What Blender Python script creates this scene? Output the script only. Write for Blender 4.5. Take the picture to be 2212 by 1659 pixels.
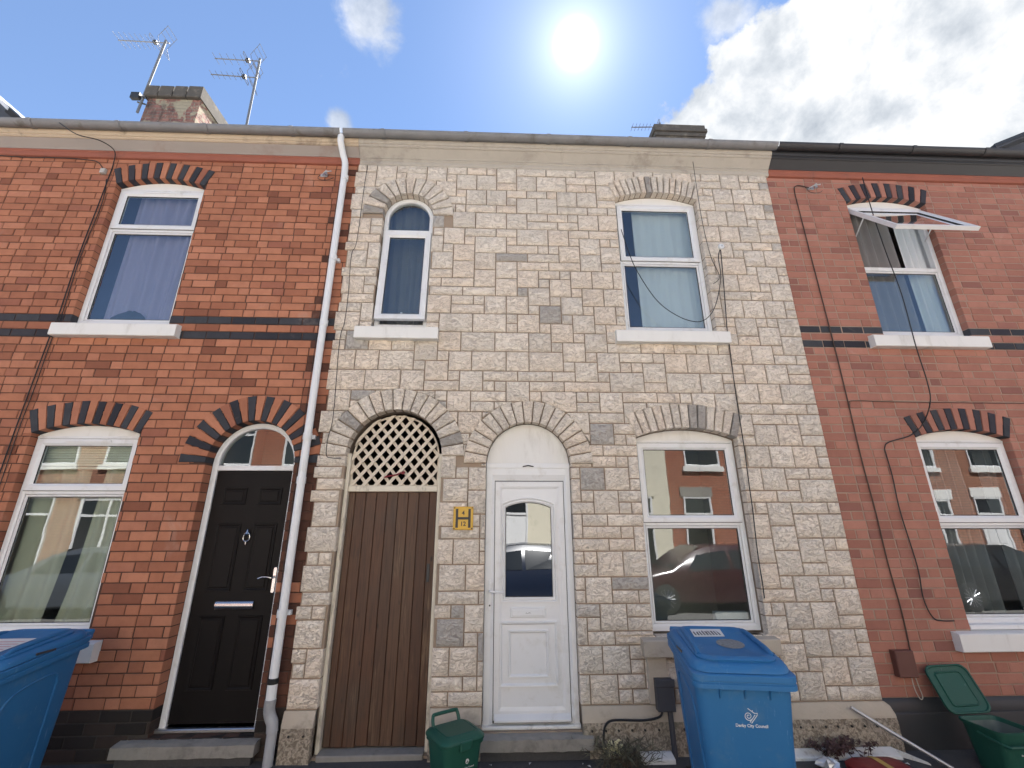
import bpy, bmesh, math, random
from mathutils import Vector, Matrix, Euler
from mathutils.geometry import tessellate_polygon

rad = math.radians
scene = bpy.context.scene
COL = scene.collection
for o in list(bpy.data.objects):
    bpy.data.objects.remove(o)

# ------------------------------------------------------------------ camera
CAM_Y, CAM_Z = -4.18, 1.70
PITCH, YAW, ROLL = 17.956, 2.204, -0.087
FPX = 950.0 / 2212.0                       # focal length / picture width
cy, sy = math.cos(rad(YAW)), math.sin(rad(YAW))
cp, sp = math.cos(rad(PITCH)), math.sin(rad(PITCH))
FWD = Vector((sy * cp, cy * cp, sp))
RT = Vector((cy, -sy, 0.0))
UP = RT.cross(FWD)
cr, sr = math.cos(rad(ROLL)), math.sin(rad(ROLL))
RT, UP = RT * cr + UP * sr, UP * cr - RT * sr
cam_data = bpy.data.cameras.new("camera")
cam_data.sensor_fit = 'HORIZONTAL'
cam_data.sensor_width = 36.0
cam_data.lens = 36.0 * FPX
cam_data.clip_start = 0.05
cam_data.clip_end = 5000.0
cam = bpy.data.objects.new("camera", cam_data)
COL.objects.link(cam)
cam.matrix_world = Matrix(((RT.x, UP.x, -FWD.x, 0.0), (RT.y, UP.y, -FWD.y, CAM_Y),
                           (RT.z, UP.z, -FWD.z, CAM_Z), (0, 0, 0, 1)))
scene.camera = cam

# ------------------------------------------------------------------ exposure
EXPOSURE = 2.35
SKY_STRENGTH = 0.050
SUN_STRENGTH = 5.0
scene.view_settings.view_transform = 'Standard'
scene.view_settings.look = 'None'
scene.view_settings.gamma = 1.0
scene.view_settings.use_curve_mapping = False
scene.view_settings.exposure = EXPOSURE

# ------------------------------------------------------------------ sun and sky
SUN_DIR = Vector((0.1357, 0.5556, 0.8203)).normalized()
SUN_ELEV = math.asin(SUN_DIR.z)
SUN_AZ = math.atan2(SUN_DIR.x, SUN_DIR.y)   # from +y towards +x
sun_data = bpy.data.lights.new("sun", 'SUN')
sun_data.energy = SUN_STRENGTH
sun_data.angle = rad(0.5)
sun_data.color = (1.0, 0.965, 0.915)
sun = bpy.data.objects.new("sun", sun_data)
COL.objects.link(sun)
sun.rotation_euler = (-SUN_DIR).to_track_quat('-Z', 'Y').to_euler()
sun.location = SUN_DIR * 60


class NT:
    """tiny helper for building node trees"""
    def __init__(self, tree):
        self.t = tree
        tree.nodes.clear()

    def n(self, kind, **kw):
        nd = self.t.nodes.new(kind)
        ins = kw.pop('ins', {})
        for k, v in kw.items():
            setattr(nd, k, v)
        for k, v in ins.items():
            self.s(nd, k, v)
        return nd

    def s(self, nd, k, v):
        sock = nd.inputs[k]
        if hasattr(v, 'is_linked') or hasattr(v, 'links'):
            self.t.links.new(v, sock)
        else:
            sock.default_value = v

    def m(self, op, a, b=0.0, c=0.0, clamp=False):
        nd = self.t.nodes.new('ShaderNodeMath')
        nd.operation = op
        nd.use_clamp = clamp
        for i, v in enumerate((a, b, c)):
            self.s(nd, i, v)
        return nd.outputs[0]

    def vm(self, op, a, b=(0, 0, 0)):
        nd = self.t.nodes.new('ShaderNodeVectorMath')
        nd.operation = op
        self.s(nd, 0, a)
        self.s(nd, 1, b)
        return nd.outputs['Value'] if op in ('DOT_PRODUCT', 'LENGTH', 'DISTANCE') else nd.outputs[0]

    def mix(self, f, a, b, mode='MIX'):
        nd = self.t.nodes.new('ShaderNodeMix')
        nd.data_type = 'RGBA'
        nd.blend_type = mode
        self.s(nd, 0, f)
        self.s(nd, 6, a if hasattr(a, 'links') else (*a, 1.0)[:4])
        self.s(nd, 7, b if hasattr(b, 'links') else (*b, 1.0)[:4])
        return nd.outputs[2]

    def noise(self, vec, scale, detail=4.0, rough=0.55, dist=0.0):
        nd = self.n('ShaderNodeTexNoise', ins={'Vector': vec, 'Scale': scale, 'Detail': detail,
                                               'Roughness': rough, 'Distortion': dist})
        return nd.outputs['Fac']

    def ramp(self, f, stops, interp='LINEAR'):
        nd = self.n('ShaderNodeValToRGB', ins={'Fac': f})
        e = nd.color_ramp.elements
        nd.color_ramp.interpolation = interp
        while len(e) < len(stops):
            e.new(0.5)
        for el, (p, c) in zip(e, stops):
            el.position = p
            el.color = (*c, 1.0) if len(c) == 3 else c
        return nd.outputs['Color']

    def ss(self, x, a, b):
        nd = self.n('ShaderNodeMapRange', interpolation_type='SMOOTHSTEP',
                    ins={'Value': x, 'From Min': a, 'From Max': b, 'To Min': 0.0, 'To Max': 1.0})
        return nd.outputs['Result']


world = bpy.data.worlds.new("World")
scene.world = world
world.use_nodes = True
w = NT(world.node_tree)
tc = w.n('ShaderNodeTexCoord')
DIR = w.vm('NORMALIZE', tc.outputs['Generated'])
sky = w.n('ShaderNodeTexSky', sky_type='NISHITA')
sky.sun_disc = False
sky.sun_elevation = SUN_ELEV
sky.sun_rotation = SUN_AZ
sky.altitude = 60.0
sky.air_density = 0.85
sky.dust_density = 0.0
sky.ozone_density = 3.0
skyc = w.vm('MULTIPLY', sky.outputs['Color'], (SKY_STRENGTH, SKY_STRENGTH, SKY_STRENGTH))
# the cumulus bank that fills the sky to the right of the sun
A_ = Vector((0.2408, 0.6563, 0.7150))
B_ = Vector((0.4106, 0.4622, 0.7860))
nrm = B_.cross(A_).normalized()
if nrm.dot(Vector((0.58, 0.47, 0.66))) < 0:
    nrm = -nrm
fbm1 = w.noise(DIR, 5.0, 9.0, 0.60, 0.15)
fbm2 = w.noise(w.vm('ADD', DIR, (1.3, 8.9, 4.4)), 2.1, 8.0, 0.58, 0.1)
fbm3 = w.noise(w.vm('ADD', DIR, (7.7, 2.2, 5.1)), 13.0, 6.0, 0.6, 0.3)
side = w.vm('DOT_PRODUCT', DIR, tuple(nrm))
edge = w.m('ADD', side, w.m('MULTIPLY', w.m('SUBTRACT', fbm1, 0.5), 0.34))
bank = w.ss(edge, 0.020, 0.045)
bank = w.m('MULTIPLY', bank, w.ss(w.vm('DOT_PRODUCT', DIR, (0.72, 0.35, 0.55)), 0.55, 0.75))
holes = w.ss(w.m('ADD', fbm2, w.m('MULTIPLY', fbm1, 0.35)), 0.46, 0.56)
bank = w.m('MULTIPLY', bank, w.m('ADD', w.m('MULTIPLY', holes, 0.25), 0.75))
cumulus = w.ss(w.m('ADD', fbm2, w.m('MULTIPLY', w.m('SUBTRACT', fbm1, 0.5), 0.45)), 0.635, 0.72)
cloud = w.m('MAXIMUM', bank, cumulus)
for d, r0 in (((-0.2231, 0.5273, 0.8199), 0.050), ((0.3711, 0.4818, 0.7938), 0.036), ((-0.2929, 0.6360, 0.7139), 0.022)):
    dist = w.vm('DISTANCE', DIR, d)
    puff = w.ss(w.m('SUBTRACT', w.m('MULTIPLY', fbm3, r0 * 2.0), dist), -r0 * 0.25, r0 * 0.55)
    cloud = w.m('MAXIMUM', cloud, w.m('MULTIPLY', puff, 0.75))
shade = w.noise(w.vm('ADD', DIR, (0.3, 4.4, 2.0)), 6.0, 8.0, 0.60, 0.12)
CL = 0.225
cloudc = w.ramp(shade, [(0.33, (CL * .40, CL * .45, CL * .52)), (0.45, (CL * .68, CL * .72, CL * .77)),
                        (0.56, (CL * 1.0, CL * 1.0, CL * 1.0))])
skyc = w.mix(0.10, skyc, (0.075, 0.085, 0.100))
skyc = w.mix(cloud, skyc, cloudc)
sd = w.vm('DOT_PRODUCT', DIR, tuple(SUN_DIR))
disc = w.m('POWER', w.m('MAXIMUM', sd, 0.0), 6000.0)
aure = w.m('ADD', w.m('MULTIPLY', w.m('POWER', w.m('MAXIMUM', sd, 0.0), 420.0), 0.10), w.m('MULTIPLY', w.m('POWER', w.m('MAXIMUM', sd, 0.0), 60.0), 0.055))
glow = w.m('ADD', w.m('MULTIPLY', disc, 3.0), aure)
skyc = w.vm('ADD', skyc, w.vm('SCALE', (1.0, 0.985, 0.95)) if False else w.mix(1.0, (1.0, 0.99, 0.96), glow, 'MULTIPLY'))
bg = w.n('ShaderNodeBackground', ins={'Color': skyc, 'Strength': 1.0})
wo = w.n('ShaderNodeOutputWorld')
w.t.links.new(bg.outputs[0], wo.inputs[0])

# ------------------------------------------------------------------ materials
MAT = {}


def newmat(name):
    mt = bpy.data.materials.new(name)
    mt.use_nodes = True
    t = NT(mt.node_tree)
    out = t.n('ShaderNodeOutputMaterial')
    bs = t.n('ShaderNodeBsdfPrincipled')
    t.t.links.new(bs.outputs[0], out.inputs[0])
    MAT[name] = mt
    return t, bs, out


def plain(name, col, rough=0.6, metal=0.0, var=0.12, vscale=6.0, dirt=0.0, dirtcol=(0.08, 0.07, 0.06), dscale=3.0,
          bump=0.0, bscale=60.0, spec=0.5, stretch=None, scuff=0.0):
    t, bs, out = newmat(name)
    geo = t.n('ShaderNodeNewGeometry')
    pos = geo.outputs['Position']
    if stretch:
        pos = t.vm('MULTIPLY', pos, stretch)
    f = t.noise(pos, vscale, 5.0, 0.6)
    c = t.mix(f, tuple(x * (1 - var) for x in col), tuple(min(1, x * (1 + var)) for x in col))
    if dirt > 0:
        d = t.noise(pos, dscale, 8.0, 0.65, 0.3)
        c = t.mix(t.m('MULTIPLY', t.ss(d, 0.52, 0.72), dirt), c, dirtcol)
    if scuff > 0:
        sc = t.noise(t.vm('MULTIPLY', geo.outputs['Position'], (1.0, 1.0, 0.16)), 60.0, 4.0, 0.7, 0.6)
        zn = t.noise(geo.outputs['Position'], 5.5, 3.0, 0.6)
        c = t.mix(t.m('MULTIPLY', t.m('MULTIPLY', t.ss(sc, 0.60, 0.70), t.ss(zn, 0.45, 0.62)), scuff), c, tuple(min(1, x * 1.2 + 0.16) for x in col))
    t.s(bs, 'Base Color', c)
    t.s(bs, 'Roughness', rough)
    t.s(bs, 'Metallic', metal)
    t.s(bs, 'Specular IOR Level', spec)
    if bump > 0:
        b = t.n('ShaderNodeBump', ins={'Strength': bump, 'Distance': 0.004, 'Height': t.noise(pos, bscale, 4.0, 0.6)})
        t.s(bs, 'Normal', b.outputs[0])
    return MAT[name]


def rnd_of(t):
    oi = t.n('ShaderNodeObjectInfo')
    geo = t.n('ShaderNodeNewGeometry')
    return t.m('FRACT', t.m('ADD', oi.outputs['Random'], t.m('MULTIPLY', geo.outputs['Random Per Island'], 0.999))), geo.outputs['Position']


def brickmat(name, stops, speck=0.35, stain=0.35):
    t, bs, out = newmat(name)
    r, pos = rnd_of(t)
    c = t.ramp(r, stops)
    n1 = t.noise(pos, 9.0, 6.0, 0.65)
    n2 = t.noise(pos, 95.0, 5.0, 0.7)
    n3 = t.noise(t.vm('MULTIPLY', pos, (1.0, 1.0, 0.45)), 1.1, 7.0, 0.66, 0.4)
    n4 = t.noise(t.vm('ADD', t.vm('MULTIPLY', pos, (1.0, 1.0, 0.8)), (4.0, 0.0, 9.0)), 2.1, 6.0, 0.68, 0.5)
    c = t.mix(t.m('MULTIPLY', t.ss(n1, 0.35, 0.75), speck), c, tuple(x * 0.62 for x in stops[0][1]))
    c = t.mix(t.m('MULTIPLY', t.ss(n2, 0.60, 0.74), 0.55), c, (0.045, 0.030, 0.026))
    c = t.mix(t.m('MULTIPLY', t.ss(n2, 0.36, 0.25), 0.30), c, (0.48, 0.27, 0.19))
    c = t.mix(t.m('MULTIPLY', t.ss(n3, 0.52, 0.74), stain), c, (0.085, 0.050, 0.038))
    c = t.mix(t.m('MULTIPLY', t.ss(n4, 0.60, 0.76), 0.22), c, (0.50, 0.40, 0.34))
    t.s(bs, 'Base Color', c)
    t.s(bs, 'Roughness', 0.86)
    t.s(bs, 'Specular IOR Level', 0.25)
    h = t.m('ADD', t.m('MULTIPLY', n1, 0.6), t.m('MULTIPLY', n2, 0.5))
    b = t.n('ShaderNodeBump', ins={'Strength': 0.55, 'Distance': 0.006, 'Height': h})
    t.s(bs, 'Normal', b.outputs[0])


RED = [(0.0, (0.215, 0.082, 0.050)), (0.10, (0.330, 0.130, 0.076)), (0.4, (0.400, 0.162, 0.093)), (0.65, (0.430, 0.178, 0.102)),
       (0.88, (0.480, 0.208, 0.125)), (1.0, (0.280, 0.104, 0.068))]
RED2 = [(0.0, (0.250, 0.112, 0.090)), (0.12, (0.315, 0.138, 0.102)), (0.55, (0.375, 0.168, 0.122)),
        (0.88, (0.425, 0.200, 0.148)), (1.0, (0.305, 0.135, 0.106))]
brickmat('brick_red', RED, 0.22, 0.24)
brickmat('brick_sooty', [(0.0, (0.075, 0.034, 0.024)), (0.5, (0.135, 0.058, 0.038)), (1.0, (0.10, 0.042, 0.030))], 0.3, 0.3)
brickmat('brick_rose', RED2, 0.2, 0.2)
brickmat('brick_blue', [(0.0, (0.030, 0.030, 0.038)), (0.5, (0.055, 0.058, 0.066)), (1.0, (0.040, 0.036, 0.046))], 0.3, 0.15)
brickmat('brick_black', [(0.0, (0.020, 0.017, 0.016)), (0.6, (0.036, 0.029, 0.026)), (1.0, (0.060, 0.040, 0.032))], 0.2, 0.0)
plain('mortar_red', (0.075, 0.038, 0.027), 0.95, var=0.3, vscale=14, dirt=0.4, bump=0.6, bscale=120)
plain('mortar_buff', (0.320, 0.225, 0.170), 0.95, var=0.3, vscale=5, dirt=0.5, dirtcol=(0.16, 0.09, 0.07), bump=0.6, bscale=120)
plain('mortar_black', (0.050, 0.042, 0.036), 0.9, var=0.3, bump=0.4)
plain('mortar_stone', (0.31, 0.240, 0.180), 0.95, var=0.2, vscale=9, dirt=0.35, bump=0.5, bscale=120)


def stonemat(name, cream, grey, gthr):
    t, bs, out = newmat(name)
    r, pos = rnd_of(t)
    c = t.ramp(r, [(0.0, tuple(x * 0.90 for x in cream)), (0.4, cream), (0.75, (cream[0] * 1.02, cream[1] * 0.97, cream[2] * 0.93)),
                   (gthr, tuple(x * 1.05 for x in cream)), (gthr + 0.005, grey), (1.0, tuple(x * 0.9 for x in grey))])
    off = t.n('ShaderNodeCombineXYZ', ins={0: t.m('MULTIPLY', r, 31.0), 1: 0.0, 2: t.m('MULTIPLY', r, 17.0)}).outputs[0]
    p2 = t.vm('ADD', t.vm('MULTIPLY', pos, (1.0, 1.0, 1.75)), off)
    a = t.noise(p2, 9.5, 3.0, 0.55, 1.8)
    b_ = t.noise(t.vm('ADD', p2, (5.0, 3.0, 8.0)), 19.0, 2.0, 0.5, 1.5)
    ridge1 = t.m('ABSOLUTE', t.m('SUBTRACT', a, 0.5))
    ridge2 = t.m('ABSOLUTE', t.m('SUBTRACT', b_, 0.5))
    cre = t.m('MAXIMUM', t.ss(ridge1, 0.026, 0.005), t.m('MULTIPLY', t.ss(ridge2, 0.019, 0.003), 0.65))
    fine = t.noise(pos, 120.0, 3.0, 0.6)
    grime = t.noise(t.vm('MULTIPLY', pos, (1, 1, 0.6)), 1.1, 6.0, 0.6, 0.3)
    c = t.mix(t.m('MULTIPLY', cre, 0.44), c, (0.32, 0.25, 0.205))  # crease lines darkened: dirt, deepened to paint in missing relief shading
    c = t.mix(t.m('MULTIPLY', t.ss(fine, 0.58, 0.75), 0.25), c, (0.25, 0.20, 0.16))
    c = t.mix(t.m('MULTIPLY', t.ss(grime, 0.52, 0.78), 0.26), c, (0.36, 0.33, 0.29))
    drip = t.noise(t.vm('MULTIPLY', pos, (1, 1, 0.10)), 7.0, 5.0, 0.6, 0.2)
    c = t.mix(t.m('MULTIPLY', t.ss(drip, 0.56, 0.74), 0.24), c, (0.33, 0.29, 0.24))
    t.s(bs, 'Base Color', c)
    t.s(bs, 'Roughness', 0.88)
    t.s(bs, 'Specular IOR Level', 0.25)
    h = t.m('ADD', t.m('MULTIPLY', a, 1.0), t.m('MULTIPLY', t.m('SUBTRACT', 1.0, cre), 0.35))
    h = t.m('ADD', h, t.m('MULTIPLY', b_, 0.45))
    bp = t.n('ShaderNodeBump', ins={'Strength': 0.8, 'Distance': 0.026, 'Height': h})
    bp2 = t.n('ShaderNodeBump', ins={'Strength': 0.3, 'Distance': 0.003, 'Height': fine, 'Normal': bp.outputs[0]})
    t.s(bs, 'Normal', bp2.outputs[0])


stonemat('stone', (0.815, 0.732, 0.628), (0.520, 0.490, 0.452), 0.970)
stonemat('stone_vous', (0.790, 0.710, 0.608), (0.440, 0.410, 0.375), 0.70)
plain('stone_smooth', (0.46, 0.40, 0.325), 0.9, var=0.15, vscale=4, dirt=0.55, dirtcol=(0.2, 0.17, 0.13), dscale=5, bump=0.9, bscale=45)
# roughcast base of the clad house: lumpy, darker in the hollows
t, bs, out = newmat('roughcast')
pos = t.n('ShaderNodeNewGeometry').outputs['Position']
v1 = t.noise(pos, 34.0, 5.0, 0.6, 1.0)
v2 = t.noise(pos, 2.2, 6.0, 0.6)
c = t.mix(t.ss(v1, 0.40, 0.60), (0.20, 0.165, 0.125), (0.42, 0.36, 0.285))
c = t.mix(t.m('MULTIPLY', t.ss(v2, 0.5, 0.75), 0.4), c, (0.22, 0.22, 0.17))
t.s(bs, 'Base Color', c)
t.s(bs, 'Roughness', 0.95)
t.s(bs, 'Normal', t.n('ShaderNodeBump', ins={'Strength': 1.0, 'Distance': 0.02, 'Height': v1}).outputs[0])

plain('upvc', (0.71, 0.715, 0.72), 0.38, var=0.04, vscale=3, dirt=0.34, dirtcol=(0.45, 0.42, 0.36), dscale=7, spec=0.5)
plain('upvc_grubby', (0.72, 0.72, 0.70), 0.45, var=0.05, vscale=5, dirt=0.55, dirtcol=(0.22, 0.20, 0.16), dscale=11, spec=0.5)
plain('paint_white', (0.74, 0.73, 0.70), 0.6, var=0.05, vscale=8, dirt=0.35, dirtcol=(0.38, 0.35, 0.30), dscale=6, bump=0.25, bscale=70,
      stretch=(1.0, 1.0, 0.35))
plain('paint_peeling', (0.66, 0.60, 0.49), 0.7, var=0.10, vscale=10, dirt=0.75, dirtcol=(0.23, 0.18, 0.13), dscale=16, bump=0.5, bscale=50,
      stretch=(1.0, 1.0, 0.3))
plain('lath_wood', (0.64, 0.56, 0.45), 0.75, var=0.18, vscale=15, dirt=0.55, dirtcol=(0.24, 0.18, 0.12), dscale=14, bump=0.4)
plain('gasket_gap', (0.02, 0.02, 0.02), 0.7)
plain('door_black', (0.0065, 0.0052, 0.0052), 0.5, var=0.15, bump=0.3, bscale=55, spec=0.16, stretch=(1.0, 1.0, 0.12))
plain('chrome', (0.55, 0.55, 0.56), 0.24, metal=1.0, var=0.02)
plain('aluminium', (0.60, 0.61, 0.63), 0.36, metal=1.0, var=0.08)
plain('galvanised', (0.50, 0.51, 0.52), 0.45, metal=0.8, var=0.15, dirt=0.4, dirtcol=(0.12, 0.11, 0.10))
plain('aerial_metal', (0.20, 0.205, 0.215), 0.55, metal=0.3, var=0.1)
plain('soot_shade_stone', (0.10, 0.088, 0.075), 0.95, var=0.3, dirt=0.5, dirtcol=(0.26, 0.22, 0.17), dscale=6, bump=0.6)  # real soot on the left capping; painted shade on the right chimney
plain('cable_black', (0.012, 0.012, 0.013), 0.55)
plain('cable_brown', (0.055, 0.028, 0.018), 0.6)
plain('cable_tan', (0.42, 0.38, 0.32), 0.7)
plain('pipe_white', (0.72, 0.735, 0.75), 0.40, var=0.04, dirt=0.30, dirtcol=(0.42, 0.40, 0.36), dscale=4)
plain('pipe_grey', (0.36, 0.37, 0.39), 0.5, var=0.1, dirt=0.3)
plain('gutter_grey', (0.20, 0.20, 0.205), 0.55, var=0.25, dirt=0.8, dirtcol=(0.10, 0.085, 0.07), dscale=3.5)
plain('gutter_black', (0.030, 0.031, 0.034), 0.5, var=0.2, dirt=0.2)
plain('cornice_cream', (0.50, 0.40, 0.29), 0.85, var=0.15, dirt=0.7, dirtcol=(0.16, 0.13, 0.10), dscale=3.5, bump=0.4)
plain('cornice_grey', (0.33, 0.29, 0.26), 0.85, var=0.10, vscale=2, dirt=0.5, dirtcol=(0.24, 0.15, 0.12), dscale=2.5, bump=0.3)
plain('cornice_red', (0.30, 0.10, 0.065), 0.85, var=0.15, dirt=0.4)
plain('cornice_stone', (0.43, 0.39, 0.335), 0.9, var=0.15, dirt=0.55, dirtcol=(0.20, 0.17, 0.14), dscale=3, bump=0.5)
plain('paint_black', (0.024, 0.025, 0.028), 0.5, var=0.2)
plain('slate', (0.075, 0.080, 0.092), 0.6, var=0.3, vscale=3, bump=0.4)
plain('concrete', (0.26, 0.245, 0.22), 0.95, var=0.18, vscale=20, dirt=0.55, dirtcol=(0.10, 0.095, 0.085), dscale=5, bump=0.9, bscale=90)
plain('asphalt', (0.060, 0.060, 0.063), 0.95, var=0.3, vscale=60, dirt=0.4, dirtcol=(0.11, 0.105, 0.10), dscale=1.5, bump=0.9, bscale=140)
plain('road_tar', (0.16, 0.157, 0.15), 0.95, var=0.25, vscale=40, dirt=0.4, dirtcol=(0.06, 0.06, 0.06), dscale=0.8, bump=0.8, bscale=110)
plain('road_paint', (0.70, 0.70, 0.66), 0.8, var=0.12, dirt=0.4)
plain('kerb_stone', (0.34, 0.33, 0.31), 0.9, var=0.15, bump=0.5)
plain('paving', (0.42, 0.405, 0.375), 0.95, var=0.15, dirt=0.3, bump=0.5)
plain('bin_blue', (0.026, 0.150, 0.350), 0.55, var=0.10, vscale=2.5, dirt=0.38, dirtcol=(0.10, 0.20, 0.31), dscale=7, scuff=0.55, bump=0.12, bscale=160, spec=0.4)
plain('caddy_green', (0.012, 0.078, 0.055), 0.5, scuff=0.4, var=0.10, vscale=4, dirt=0.25, dirtcol=(0.06, 0.10, 0.08), bump=0.12, bscale=120, spec=0.4)
plain('caddy_inside', (0.12, 0.15, 0.14), 0.5, var=0.2)
plain('rubber', (0.012, 0.012, 0.012), 0.75)
plain('sticker_white', (0.72, 0.72, 0.72), 0.5, var=0.05)
plain('sticker_pink', (0.62, 0.34, 0.36), 0.5)
plain('print_dark', (0.05, 0.05, 0.06), 0.6)
plain('sticker_grey', (0.20, 0.21, 0.22), 0.6, var=0.9, vscale=70)
plain('sign_yellow', (0.60, 0.35, 0.030), 0.4, var=0.06, vscale=9, dirt=0.2)
plain('sign_black', (0.018, 0.015, 0.013), 0.45)
plain('box_grey', (0.050, 0.052, 0.062), 0.55, var=0.12, dirt=0.25)
plain('box_brown', (0.120, 0.048, 0.036), 0.6, var=0.12)
plain('box_pale', (0.45, 0.43, 0.40), 0.6)
plain('red_plastic', (0.19, 0.013, 0.018), 0.42, var=0.1)
plain('yellow_tape', (0.50, 0.33, 0.09), 0.55)
plain('foil', (0.55, 0.57, 0.60), 0.35, metal=0.6, var=0.3, vscale=30)
plain('dead_stem', (0.085, 0.060, 0.045), 0.9, var=0.4, vscale=30)
plain('dead_leaf', (0.095, 0.055, 0.055), 0.9, var=0.5, vscale=25)
plain('pale_leaf', (0.62, 0.55, 0.32), 0.7, var=0.25, vscale=30)
plain('grass_dry', (0.110, 0.105, 0.070), 0.9, var=0.5, vscale=25)
plain('litter_paper', (0.60, 0.60, 0.58), 0.8, var=0.1)
plain('room_plaster', (0.40, 0.38, 0.35), 0.9, var=0.1)
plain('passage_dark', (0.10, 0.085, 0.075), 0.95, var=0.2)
plain('curtain_lilac', (0.33, 0.29, 0.42), 0.85, var=0.08, vscale=2)
plain('curtain_navy', (0.035, 0.050, 0.13), 0.85, var=0.15)
plain('curtain_olive', (0.50, 0.48, 0.37), 0.9, var=0.08, vscale=4)
plain('curtain_grey', (0.17, 0.165, 0.165), 0.9, var=0.12)
plain('curtain_net', (0.66, 0.68, 0.70), 0.9, var=0.06)
plain('curtain_taupe', (0.22, 0.205, 0.20), 0.9, var=0.1)
plain('blind_cream', (0.72, 0.69, 0.54), 0.8, var=0.06, dirt=0.3, dirtcol=(0.40, 0.30, 0.25), dscale=4, bump=0.5, bscale=30)
plain('bag_dark', (0.030, 0.033, 0.045), 0.5, var=0.6, vscale=18)
plain('render_cream', (0.66, 0.62, 0.50), 0.9, var=0.08, vscale=1.5, dirt=0.2)
plain('car_navy', (0.014, 0.022, 0.045), 0.22, var=0.05, spec=0.7)
plain('car_maroon', (0.040, 0.008, 0.012), 0.22, var=0.05, spec=0.7)
plain('car_silver', (0.10, 0.115, 0.135), 0.28, metal=0.3, var=0.05)
plain('car_black', (0.014, 0.014, 0.016), 0.22, var=0.05, spec=0.7)
plain('car_glass', (0.018, 0.022, 0.026), 0.06, var=0.05, spec=0.9)
plain('lamp_clear', (0.75, 0.75, 0.78), 0.1, metal=0.6)

# timber boards of the passage gate
t, bs, out = newmat('gate_wood')
r, pos = rnd_of(t)
g = t.noise(t.vm('MULTIPLY', t.vm('ADD', pos, t.n('ShaderNodeCombineXYZ', ins={0: t.m('MULTIPLY', r, 9.0), 2: t.m('MULTIPLY', r, 5.0)}).outputs[0]), (1.0, 1.0, 0.045)), 85.0, 5.0, 0.6, 0.4)
k = t.n('ShaderNodeTexVoronoi', ins={'Vector': t.vm('MULTIPLY', pos, (1.0, 1.0, 0.40)), 'Scale': 9.0}).outputs['Distance']
c = t.ramp(r, [(0.0, (0.076, 0.034, 0.018)), (0.35, (0.112, 0.052, 0.028)), (0.7, (0.090, 0.048, 0.029)), (1.0, (0.128, 0.066, 0.038))])
c = t.mix(t.m('MULTIPLY', t.ss(g, 0.45, 0.68), 0.65), c, (0.045, 0.022, 0.014))
c = t.mix(t.ss(k, 0.12, 0.04), c, (0.022, 0.012, 0.008))
roff = t.n('ShaderNodeCombineXYZ', ins={0: t.m('MULTIPLY', r, 7.0), 2: t.m('MULTIPLY', r, 13.0)}).outputs[0]
wear = t.m('MULTIPLY', t.ss(t.noise(t.vm('ADD', t.vm('MULTIPLY', pos, (1.0, 1.0, 0.35)), roff), 3.1, 4.0, 0.6), 0.49, 0.66), t.ss(g, 0.53, 0.40))
damp = t.noise(t.vm('MULTIPLY', pos, (1, 1, 0.8)), 1.7, 4.0, 0.5)
c = t.mix(t.m('MULTIPLY', t.ss(damp, 0.46, 0.70), 0.45), c, (0.060, 0.055, 0.047))
c = t.mix(t.m('MULTIPLY', wear, 0.5), c, (0.27, 0.20, 0.125))
c = t.mix(1.0, c, (0.84, 0.80, 0.74), 'MULTIPLY')
t.s(bs, 'Base Color', c)
t.s(bs, 'Roughness', 0.62)
t.s(bs, 'Normal', t.n('ShaderNodeBump', ins={'Strength': 0.5, 'Distance': 0.003, 'Height': g}).outputs[0])

# flaking chimney render over brick
t, bs, out = newmat('chimney_flaked')
pos = t.n('ShaderNodeNewGeometry').outputs['Position']
bx = t.n('ShaderNodeSeparateXYZ', ins={0: pos})
bv = t.n('ShaderNodeCombineXYZ', ins={0: t.m('ADD', bx.outputs[0], bx.outputs[1]), 1: bx.outputs[2]}).outputs[0]
bt = t.n('ShaderNodeTexBrick', ins={'Vector': bv, 'Color1': (0.27, 0.125, 0.105, 1), 'Color2': (0.33, 0.17, 0.13, 1), 'Mortar': (0.30, 0.25, 0.20, 1),
                                    'Scale': 1.0, 'Brick Width': 0.235, 'Row Height': 0.083, 'Mortar Size': 0.008})
fl = t.noise(pos, 1.9, 7.0, 0.65, 0.5)
c = t.mix(t.ss(fl, 0.51, 0.54), bt.outputs['Color'], (0.36, 0.31, 0.22))
so = t.noise(t.vm('MULTIPLY', pos, (1, 1, 0.4)), 3.0, 6.0, 0.6)
c = t.mix(t.m('MULTIPLY', t.ss(so, 0.52, 0.68), 0.8), c, (0.06, 0.052, 0.045))
t.s(bs, 'Base Color', c)
t.s(bs, 'Roughness', 0.95)
t.s(bs, 'Normal', t.n('ShaderNodeBump', ins={'Strength': 0.9, 'Distance': 0.02, 'Height': t.m('ADD', t.ss(fl, 0.46, 0.51), bt.outputs['Fac'])}).outputs[0])

# brickwork of the houses across the road (only met in reflections)
for nm, c1, c2 in (('far_brick', (0.34, 0.115, 0.065), (0.42, 0.16, 0.09)), ('far_brick_brown', (0.30, 0.13, 0.08), (0.38, 0.18, 0.11))):
    t, bs, out = newmat(nm)
    pos = t.n('ShaderNodeNewGeometry').outputs['Position']
    bx = t.n('ShaderNodeSeparateXYZ', ins={0: pos})
    bv = t.n('ShaderNodeCombineXYZ', ins={0: bx.outputs[0], 1: bx.outputs[2]}).outputs[0]
    bt = t.n('ShaderNodeTexBrick', ins={'Vector': bv, 'Color1': (*c1, 1), 'Color2': (*c2, 1), 'Mortar': (0.12, 0.06, 0.045, 1), 'Scale': 1.0,
                                        'Brick Width': 0.235, 'Row Height': 0.083, 'Mortar Size': 0.012})
    t.s(bs, 'Base Color', bt.outputs['Color'])
    t.s(bs, 'Roughness', 0.9)


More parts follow.
